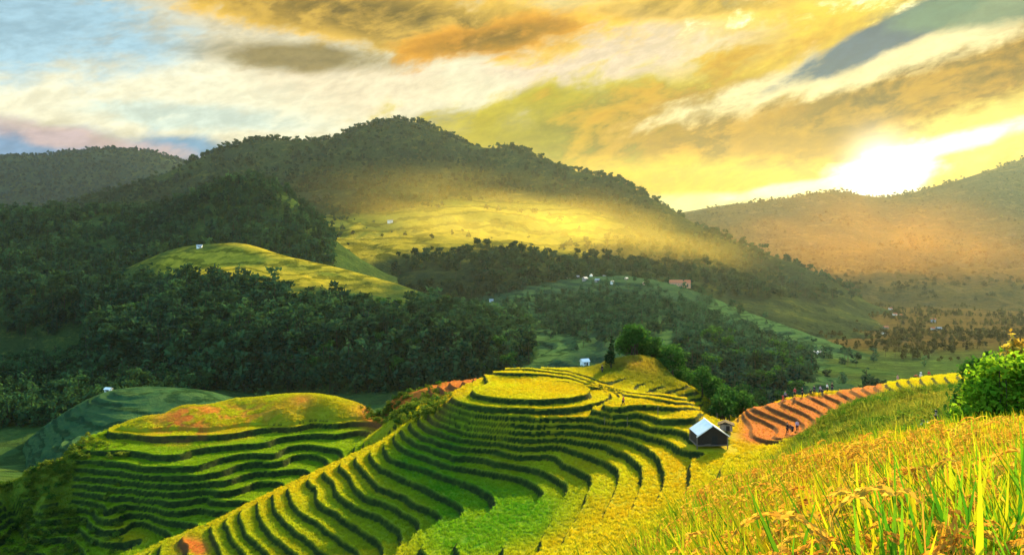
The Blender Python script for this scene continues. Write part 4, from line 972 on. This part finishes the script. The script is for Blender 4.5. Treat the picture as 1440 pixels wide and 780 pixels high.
def person_meshes(pose):
    lean, step, arm = dict(stand=(0.03, .10, .25), walk=(.10, .26, .45), stoop=(1.15, .16, 1.35), sit=(.25, .9, .5))[pose]
    hipz = .84 if pose != 'sit' else .30
    hip = Vector((0, 0, hipz)); up = Vector((0, -math.sin(lean), math.cos(lean)))      # leans towards -Y, its front
    P = lambda d, side=0.0, fwd=0.0: tuple(hip + up * d + Vector((side, -fwd, 0)))
    torso = [(P(0), .125), (P(.18), .115), (P(.38), .135), (P(.50), .085), (P(.56), .050), (P(.63, 0, .01), .075), (P(.72, 0, .015), .092), (P(.80, 0, .01), .062)]
    legs, arms = [], []
    for s in (-1, 1):
        st = step * s
        if pose == 'sit': k, f = (s * .13, -.40, .34), (s * .13, -.44, .02); toe = (s * .13, -.60, .0)
        else: k, f = (s * .10, -st * .55 - .05, hipz * .53), (s * .10, -st * .6 + .04, .05); toe = (s * .11, -st * .6 - .12, .02)
        legs.append([(P(0), .125), ((s * .09, 0, hipz - .05), .095), (k, .062), (f, .045), (toe, .035)])
        sh = P(.46, s * .17); el_ = Vector(sh) + Vector((s * .05, -math.sin(arm * .7) * .26, -math.cos(arm * .5) * .26)); ha = el_ + Vector((-s * .02, -math.sin(arm) * .22, -math.cos(arm) * .22))
        fing = ha + (ha - el_).normalized() * .10
        arms.append([(P(.38), .135), (sh, .055), (tuple(el_), .042), (tuple(ha), .032), (tuple(fing), .022)])
    body = skinned('body', [torso] + legs + arms, M_SKIN)
    jack = skinned('jacket', [[(p, r * 1.13) for p, r in torso[:4]]] + [[(p, r * 1.2) for p, r in a[:4]] for a in arms], CLOTH['indigo'])
    trou = skinned('trousers', [[(p, r * 1.16) for p, r in l[:4]] for l in legs], CLOTH['black'])
    hc = Vector(P(.745, 0, -.005)); hair = MB(); n = 12
    V = []; Fc = []
    for i in range(6):
        th = i / 5 * 1.75
        for k in range(n):
            a = 2 * math.pi * k / n; V.append(tuple(hc + Vector((math.sin(th) * math.cos(a) * .103, math.sin(th) * math.sin(a) * .115 + .02, math.cos(th) * .11))))
    for i in range(5):
        for k in range(n): Fc.append((i * n + k, i * n + (k + 1) % n, (i + 1) * n + (k + 1) % n, (i + 1) * n + k))
    hair = hair.add(V, Fc).mesh('hair', M_HAIR, True)
    # brim hat for some
    V, Fc = [], []
    for r, z in ((.0, .16), (.10, .12), (.22, .05), (.23, .035), (.10, .09)):
        for k in range(n): V.append(tuple(hc + Vector((r * math.cos(2*math.pi*k/n), r * math.sin(2*math.pi*k/n), z))))
    for i in range(4):
        for k in range(n): Fc.append((i * n + k, i * n + (k + 1) % n, (i + 1) * n + (k + 1) % n, (i + 1) * n + k))
    hat = MB().add(V, Fc).mesh('hat', M_TIN, True)
    return dict(body=body, jacket=jack, trousers=trou, hair=hair, hat=hat)
PM = {p: person_meshes(p) for p in ('stand', 'walk', 'stoop', 'sit')}
_cl = {}
def dressed(me, col):
    k = (me.name, col)
    if k not in _cl:
        c = me.copy(); c.materials.clear(); c.materials.append(CLOTH[col]); _cl[k] = c
    return _cl[k]
def person(px, py, Y, pose, rz, jacket, trousers, hat, label, group=None, sc=1.0):
    x = (px - CX) / F * Y; z = float(ground_z(x, Y))
    e = empty('person', (x, Y, z), rz); e.scale = (sc,) * 3; tag(e, label, 'person', group)
    link(bpy.data.objects.new('body', PM[pose]['body']), e)
    link(bpy.data.objects.new('jacket', dressed(PM[pose]['jacket'], jacket)), e); link(bpy.data.objects.new('trousers', dressed(PM[pose]['trousers'], trousers)), e)
    h = bpy.data.objects.new('hat' if hat else 'hair', PM[pose]['hat' if hat else 'hair']); link(h, e)
G1 = 'people standing in a row on the red terraces'
person(1101,582,131,'stoop',1.2,'indigo','red',0,'stooping person in blue and red at the left end of the red soil row')
person(1104,577,133,'stand',.4,'grey','black',0,'person in grey just behind the stooping one on the red soil')
person(1118,578,134,'walk',-.8,'red','black',0,'walking person in a red top alone on the red soil left of the group')
person(1128,577,136,'stand',2.0,'black','black',0,'person all in black standing just left of the group on the red soil')
for k, (px, py, Y, po, rz, j, tr, lb) in enumerate([
 (1139,574,138,'sit',.4,'black','black','person in black sitting at the left end of the group on the red bank'),
 (1145,573,138.5,'stand',-.3,'indigo','black','person in dark blue standing beside the one sitting at the group\'s left end'),
 (1153,571,139,'walk',.6,'pale','indigo','person in a pale lilac top in the middle of the group on the red bank'),
 (1157,573,138,'stoop',-1.1,'indigo','indigo','person in dark blue stooping beside the one in a pale lilac top'),
 (1163,570,140,'stand',1.8,'white','black','person in a white top standing right of the middle of the group'),
 (1170,566,142,'stand',.1,'black','indigo','person in black and dark blue standing apart at the right end of the group')]): person(px, py, Y, po, rz, j, tr, 0, lb)
person(1107,610,116,'stand',.8,'black','black',0,'person all in black at the near edge of the red soil, left of the pair')
person(1114.5,610,116,'stoop',-.7,'indigo','black',0,'person in dark blue bending at the near edge of the red soil')
person(1121,609,116.5,'stand',-.2,'pale','indigo',0,'person in a pale lilac top at the near edge of the red soil')
person(1262,543,149,'stand',.5,'pink','grey',0,'person in a pink top in the yellow field left of the white-topped one')
person(1285,546,148,'stoop',1.4,'red','black',0,'stooping person in dark red in the yellow field far right')
person(1295,535,152,'stand',-.4,'white','grey',1,'person in white with a pale hat on the crest of the yellow field')
person(1306,540,151,'walk',2.2,'red','black',0,'walking person in red and black on the yellow crest near the bush')
person(1316,610,56,'stand',.3,'black','black',0,'person in black half hidden in the tall grass left of the big bush')
person(1309,616,54,'stoop',-1.3,'white','grey',0,'person in a white top bending in the tall grass left of the big bush')
person(876,576,119.5,'walk',1.3,'red','black',0,'lone person in red walking on the yellow paddy between round paddy and hut')
person(847,532,147,'stand',-.9,'black','black',0,'lone person in black at the foot of the knoll near the slim dark tree')

# ================================================================== camera, sun, sky
cam = bpy.data.cameras.new('camera'); camo = link(bpy.data.objects.new('camera', cam))
camo.location = (0, 0, 0); camo.rotation_euler = (R(90), 0, 0)
cam.sensor_width = 36; cam.lens = 36 * F / 1440; cam.shift_y = (HY - 390) / 1440; cam.clip_start = 0.2; cam.clip_end = 60000
SC.camera = camo
sun = bpy.data.lights.new('sun', 'SUN'); sun.energy = 5.0; sun.angle = R(0.6); sun.color = (1.0, 0.68, 0.22)
suno = link(bpy.data.objects.new('sun', sun))
SUN_DIR = Vector((math.sin(SUN_AZ) * math.cos(SUN_EL), math.cos(SUN_AZ) * math.cos(SUN_EL), math.sin(SUN_EL)))
suno.rotation_euler = SUN_DIR.to_track_quat('Z', 'Y').to_euler(); suno.location = (300, 700, 300)

def make_world():
    w = bpy.data.worlds.new('World'); SC.world = w; w.use_nodes = True
    t = NT(w.node_tree); bg = t.n['Background']
    d = t.node('ShaderNodeTexCoord').outputs['Generated']
    sky = t.node('ShaderNodeTexSky', sky_type='NISHITA'); sky.sun_disc = False
    sky.sun_elevation = SUN_EL; sky.sun_rotation = SUN_AZ; sky.altitude = 1000; sky.dust_density = 3.0; sky.air_density = 1.2
    s = t.node('ShaderNodeSeparateXYZ'); t.put(s.inputs[0], d)
    az = t.math('MULTIPLY', t.math('ARCTAN2', s.outputs[0], s.outputs[1]), 180 / math.pi)
    ele = t.math('MULTIPLY', t.math('ARCSINE', s.outputs[2]), 180 / math.pi)
    # cloud texture: stretched, wind-blown
    sv = t.node('ShaderNodeCombineXYZ'); t.put(sv.inputs[0], t.math('MULTIPLY', az, 0.075)); t.put(sv.inputs[1], t.math('MULTIPLY_ADD', az, -0.035, t.math('MULTIPLY', ele, 0.16))); sv.inputs[2].default_value = 4.2
    warp = t.node('ShaderNodeTexNoise'); t.put(warp.inputs['Vector'], sv.outputs[0]); warp.inputs['Scale'].default_value = 1.2; warp.inputs['Detail'].default_value = 3
    wv = t.vmath('ADD', sv.outputs[0], t.vmath('MULTIPLY', t.vmath('SUBTRACT', warp.outputs['Color'], (0.5, 0.5, 0.5)).outputs[0], (0.35, 0.35, 0.35)).outputs[0]).outputs[0]
    n1 = t.noise(wv, 2.6, 9, 0.60); n2 = t.noise(wv, 7.0, 9, 0.60)
    fray = t.math('ADD', t.math('MULTIPLY', t.math('SUBTRACT', n1, 0.5), 1.9), t.math('MULTIPLY', t.math('SUBTRACT', n2, 0.5), 0.9))
    sund = t.vmath('DOT_PRODUCT', d, tuple(Vector((math.sin(SUN_AZ) * math.cos(R(4.2)), math.cos(SUN_AZ) * math.cos(R(4.2)), math.sin(R(4.2)))))).outputs['Value']
    ang = t.math('MULTIPLY', t.math('ARCCOSINE', t.math('MINIMUM', sund, 0.99999)), 180 / math.pi)
    col = t.vmath('MULTIPLY', sky.outputs[0], SKY_GAIN).outputs[0]
    def px_az(px): return math.degrees(math.atan((px - CX) / F))
    def py_el(px, py): return math.degrees(math.atan((HY - py) / F * math.cos(R(px_az(px)))))
    def patch(c, px, py, rx, ry, rot=0.0, edge=0.35, soft=0.5, amt=1.0, fr=1.0, tex=None):
        """a cloud or clearing: soft ellipse in azimuth and elevation, its edge frayed by the cloud texture"""
        nonlocal col
        a0, e0 = px_az(px), py_el(px, py); ra, re = rx / 19.7, ry / 19.7
        da = t.math('SUBTRACT', az, a0); de = t.math('SUBTRACT', ele, e0)
        cr, sr = math.cos(R(rot)), math.sin(R(rot))
        p = t.math('DIVIDE', t.math('MULTIPLY_ADD', de, sr, t.math('MULTIPLY', da, cr)), ra)
        q = t.math('DIVIDE', t.math('MULTIPLY_ADD', da, -sr, t.math('MULTIPLY', de, cr)), re)
        r = t.math('SQRT', t.math('MULTIPLY_ADD', p, p, t.math('MULTIPLY', q, q)))
        v = t.math('MULTIPLY_ADD', fray, fr * 1.5, t.math('SUBTRACT', 1.0, r))
        f = t.math('MULTIPLY', t.sstep(v, -edge * soft, edge * (1 - soft)), amt)
        cc = c
        if tex:   # light and dark inside the cloud
            cc = t.mix(t.sstep(t.math('ADD', t.math('MULTIPLY', n1, .6), t.math('MULTIPLY', n2, .4)), 0.40, 0.60), tuple(x for x in c), tuple(x for x in tex))
            cc = t.mix(t.math('MULTIPLY', t.math('SUBTRACT', 1.0, t.sstep(v, 0.0, 0.55)), 0.6), cc, tuple(min(K, x * 1.9) for x in tex))
        col = t.mix(f, col, cc)
    K = 10.0
    lin = lambda x: ((x + 0.055) / 1.055) ** 2.4 if x <= 1 else x ** 2.2
    def C(r, g, b): return tuple(lin(x) * K / 2 ** EXPO for x in (r, g, b))
    for a in SKY_PATCHES(C): patch(*a[0], **a[1])
    # finer broken cloud through the whole sky
    n3 = t.noise(wv, 15.0, 8, 0.62); fine = t.math('ADD', t.math('MULTIPLY', n2, 0.6), t.math('MULTIPLY', n3, 0.4))
    fs = t.vmath('SCALE', col); t.put(fs.inputs['Scale'], t.math('MULTIPLY_ADD', t.sstep(fine, 0.36, 0.64), 0.28, 0.88)); col = fs.outputs[0]
    # the glow round the sun behind thin cloud
    g1 = t.math('EXPONENT', t.math('MULTIPLY', t.math('POWER', t.math('DIVIDE', ang, 1.7), 2.0), -1.0))
    g2 = t.math('EXPONENT', t.math('DIVIDE', ang, -5.5)); g3 = t.math('EXPONENT', t.math('DIVIDE', ang, -16.0))
    add = t.vmath('SCALE', (1.0, 0.93, 0.78)); t.put(add.inputs['Scale'], t.math('MULTIPLY', g1, 4.0))
    add2 = t.vmath('SCALE', (1.0, 0.62, 0.10)); t.put(add2.inputs['Scale'], t.math('MULTIPLY', g2, 0.10))
    add3 = t.vmath('SCALE', (1.0, 0.60, 0.05)); t.put(add3.inputs['Scale'], t.math('MULTIPLY', g3, 0.02))
    for x in (add, add2, add3): col = t.vmath('ADD', col, x.outputs[0]).outputs[0]
    # below the horizon
    col = t.mix(t.sstep(ele, -6.0, -1.0), (0.4, 0.5, 0.3), col)
    t.put(bg.inputs['Color'], col); bg.inputs['Strength'].default_value = 0.1
SKY_GAIN = (1.2, 1.5, 1.5)
def SKY_PATCHES(C):
    D = dict
    return [
     # (colour, px, py, rx, ry), settings  -- traced to azimuth and elevation
     ((C(.88,.84,.70), 300, 120, 900, 330), D(edge=.6, fr=.3)),
     ((C(.93,.78,.20), 1150, 190, 520, 300), D(edge=1.0, fr=.4)),
     ((C(1.0,.98,.84), 230, 135, 340, 62), D(edge=.9, fr=.6, amt=.9)),
     ((C(.60,.79,.88), 10, 30, 190, 60), D(edge=.9, fr=.7, amt=.85)),
     ((C(.44,.60,.76), 40, 203, 170, 26), D(edge=.9, fr=.6, amt=.9, rot=-3)),
     ((C(.40,.60,.74), 262, 214, 90, 18), D(edge=.9, fr=.6, amt=.85)),
     ((C(.93,.76,.66), 110, 196, 110, 14), D(edge=.9, fr=.8, amt=.6, rot=-8)),
     ((C(.74,.86,.84), 300, 165, 140, 16), D(edge=1.0, fr=.8, amt=.6)),
     ((C(.98,.95,.80), 640, 120, 260, 70), D(edge=.9, fr=.7, amt=.9)),
     ((C(.94,.82,.66), 520, 120, 140, 34), D(edge=1.0, fr=.8, amt=.35)),
     ((C(.93,.84,.72), 850, 80, 200, 60), D(edge=.9, fr=.8, amt=.9)),
     ((C(.47,.38,.10), 540, 24, 310, 46), D(edge=.6, fr=.7, amt=.95, rot=-5, tex=C(.82,.66,.24))),
     ((C(.50,.42,.16), 430, 80, 120, 20), D(edge=.9, fr=.6, amt=.85)),
     ((C(.52,.38,.06), 700, 55, 130, 24), D(edge=.7, fr=.7, amt=.92, rot=10, tex=C(.78,.54,.12))),
     ((C(.60,.48,.10), 980, 8, 150, 20), D(edge=.8, fr=.7, amt=.85, tex=C(.85,.68,.24))),
     ((C(.58,.55,.32), 690, 178, 110, 24), D(edge=1.0, fr=.6, amt=.85)),
     ((C(.48,.47,.36), 780, 143, 50, 18), D(edge=.9, fr=.5, amt=.9)),
     ((C(.34,.34,.03), 960, 178, 330, 84), D(edge=.6, fr=.7, amt=.95, rot=5, tex=C(.68,.62,.05))),
     ((C(.38,.26,.01), 1140, 165, 300, 98), D(edge=.6, fr=.7, amt=.98, rot=9, tex=C(.70,.52,.02))),
     ((C(.34,.22,.02), 1300, 122, 290, 72), D(edge=.5, fr=.7, amt=.98, rot=13, tex=C(.72,.52,.05))),
     ((C(.98,.91,.68), 1290, 58, 300, 30), D(edge=.7, fr=.7, amt=.92, rot=15)),
     ((C(.08,.30,.46), 1265, 40, 150, 20), D(edge=.6, fr=.5, amt=.97, rot=22)),
     ((C(.36,.50,.42), 1410, 6, 120, 24), D(edge=.7, fr=.5, amt=.92)),
     ((C(.97,.86,.40), 1420, 178, 150, 34), D(edge=.7, fr=.6, amt=.92, rot=15)),
     ((C(.95,.78,.10), 930, 262, 240, 36), D(edge=.9, fr=.4, amt=.92)),
     ((C(1.0,.94,.60), 985, 288, 120, 14), D(edge=.9, fr=.4, amt=.95)),
     ((C(1.4,1.32,1.1), 1242, 247, 66, 30), D(edge=.9, fr=.6, amt=1.0, rot=18)),
     ((C(1.3,1.2,.85), 1120, 266, 90, 9), D(edge=.9, fr=.5, amt=.95, rot=6)),
     ((C(1.3,1.25,1.0), 1330, 205, 90, 12), D(edge=.9, fr=.6, amt=.95, rot=13)),
    ]
make_world()
def make_haze():
    m = bpy.data.materials.new('haze'); m.use_nodes = True
    t = NT(m.node_tree); t.n.remove(t.n['Principled BSDF'])
    v = t.node('ShaderNodeVolumePrincipled'); v.inputs['Color'].default_value = (0.62, 0.86, 1.0, 1); v.inputs['Density'].default_value = HAZE_D
    v.inputs['Anisotropy'].default_value = 0.62
    t.put(t.n['Material Output'].inputs['Volume'], v.outputs[0])
    b = MB().box((0, 2160, 20), (14000, 4500, 620)); o = b.build('haze', m)
    tag(o, 'thin golden evening haze filling the valley', 'haze', kind='stuff')
HAZE_D = 0.000019
make_haze()
def mist(name, c, r, dens, label, tint=(1.0, 0.87, 0.20, 1)):
    """a volume with sun glow put into its tint: thick in the middle, thinning to nothing at its skin"""
    m = bpy.data.materials.new(name); m.use_nodes = True
    t = NT(m.node_tree); t.n.remove(t.n['Principled BSDF'])
    v = t.node('ShaderNodeVolumePrincipled'); v.inputs['Color'].default_value = tint; v.inputs['Anisotropy'].default_value = 0.5
    o_ = t.node('ShaderNodeTexCoord').outputs['Object']
    L = t.vmath('LENGTH', o_).outputs['Value']; f = t.math('SUBTRACT', 1.0, t.sstep(L, 0.1, 0.98))
    n = t.sstep(t.noise(o_, 2.2, 4, 0.55), 0.3, 0.7)
    t.put(v.inputs['Density'], t.math('MULTIPLY', t.math('MULTIPLY', f, n), dens)); t.put(t.n['Material Output'].inputs['Volume'], v.outputs[0])
    bm = bmesh.new(); bmesh.ops.create_icosphere(bm, subdivisions=3, radius=1.0); me = bpy.data.meshes.new(name); bm.to_mesh(me); bm.free(); me.materials.append(m)
    o = link(bpy.data.objects.new(name, me)); o.location = c; o.scale = r; o.rotation_euler = (0, R(9), 0)
    tag(o, label, 'mist', kind='stuff')
mist('mist', tuple(at(750, 322, 1250)), (430, 190, 100), 0.0021, 'bank of mist, tinted yellow for the sunlight on it, lying against the middle of the peaked mountain')  # yellow of the sunlight is put into the mist's tint
mist('mist', tuple(at(1245, 345, 1700)), (520, 250, 190), 0.0006, 'orange glow of mist in the valley below the sun', (1.0, 0.52, 0.10, 1))  # added volume, the flare glow below the sun put into its orange tint
SC.cycles.volume_step_rate = 3.0; SC.cycles.volume_max_steps = 128
SC.render.engine = 'CYCLES'
SC.view_settings.view_transform = 'Standard'; SC.view_settings.look = 'None'; SC.view_settings.exposure = EXPO; SC.view_settings.gamma = 1.0
SC.cycles.use_denoising = True
SC.cycles.max_bounces = 6; SC.cycles.diffuse_bounces = 3; SC.cycles.volume_bounces = 0; SC.cycles.transmission_bounces = 4
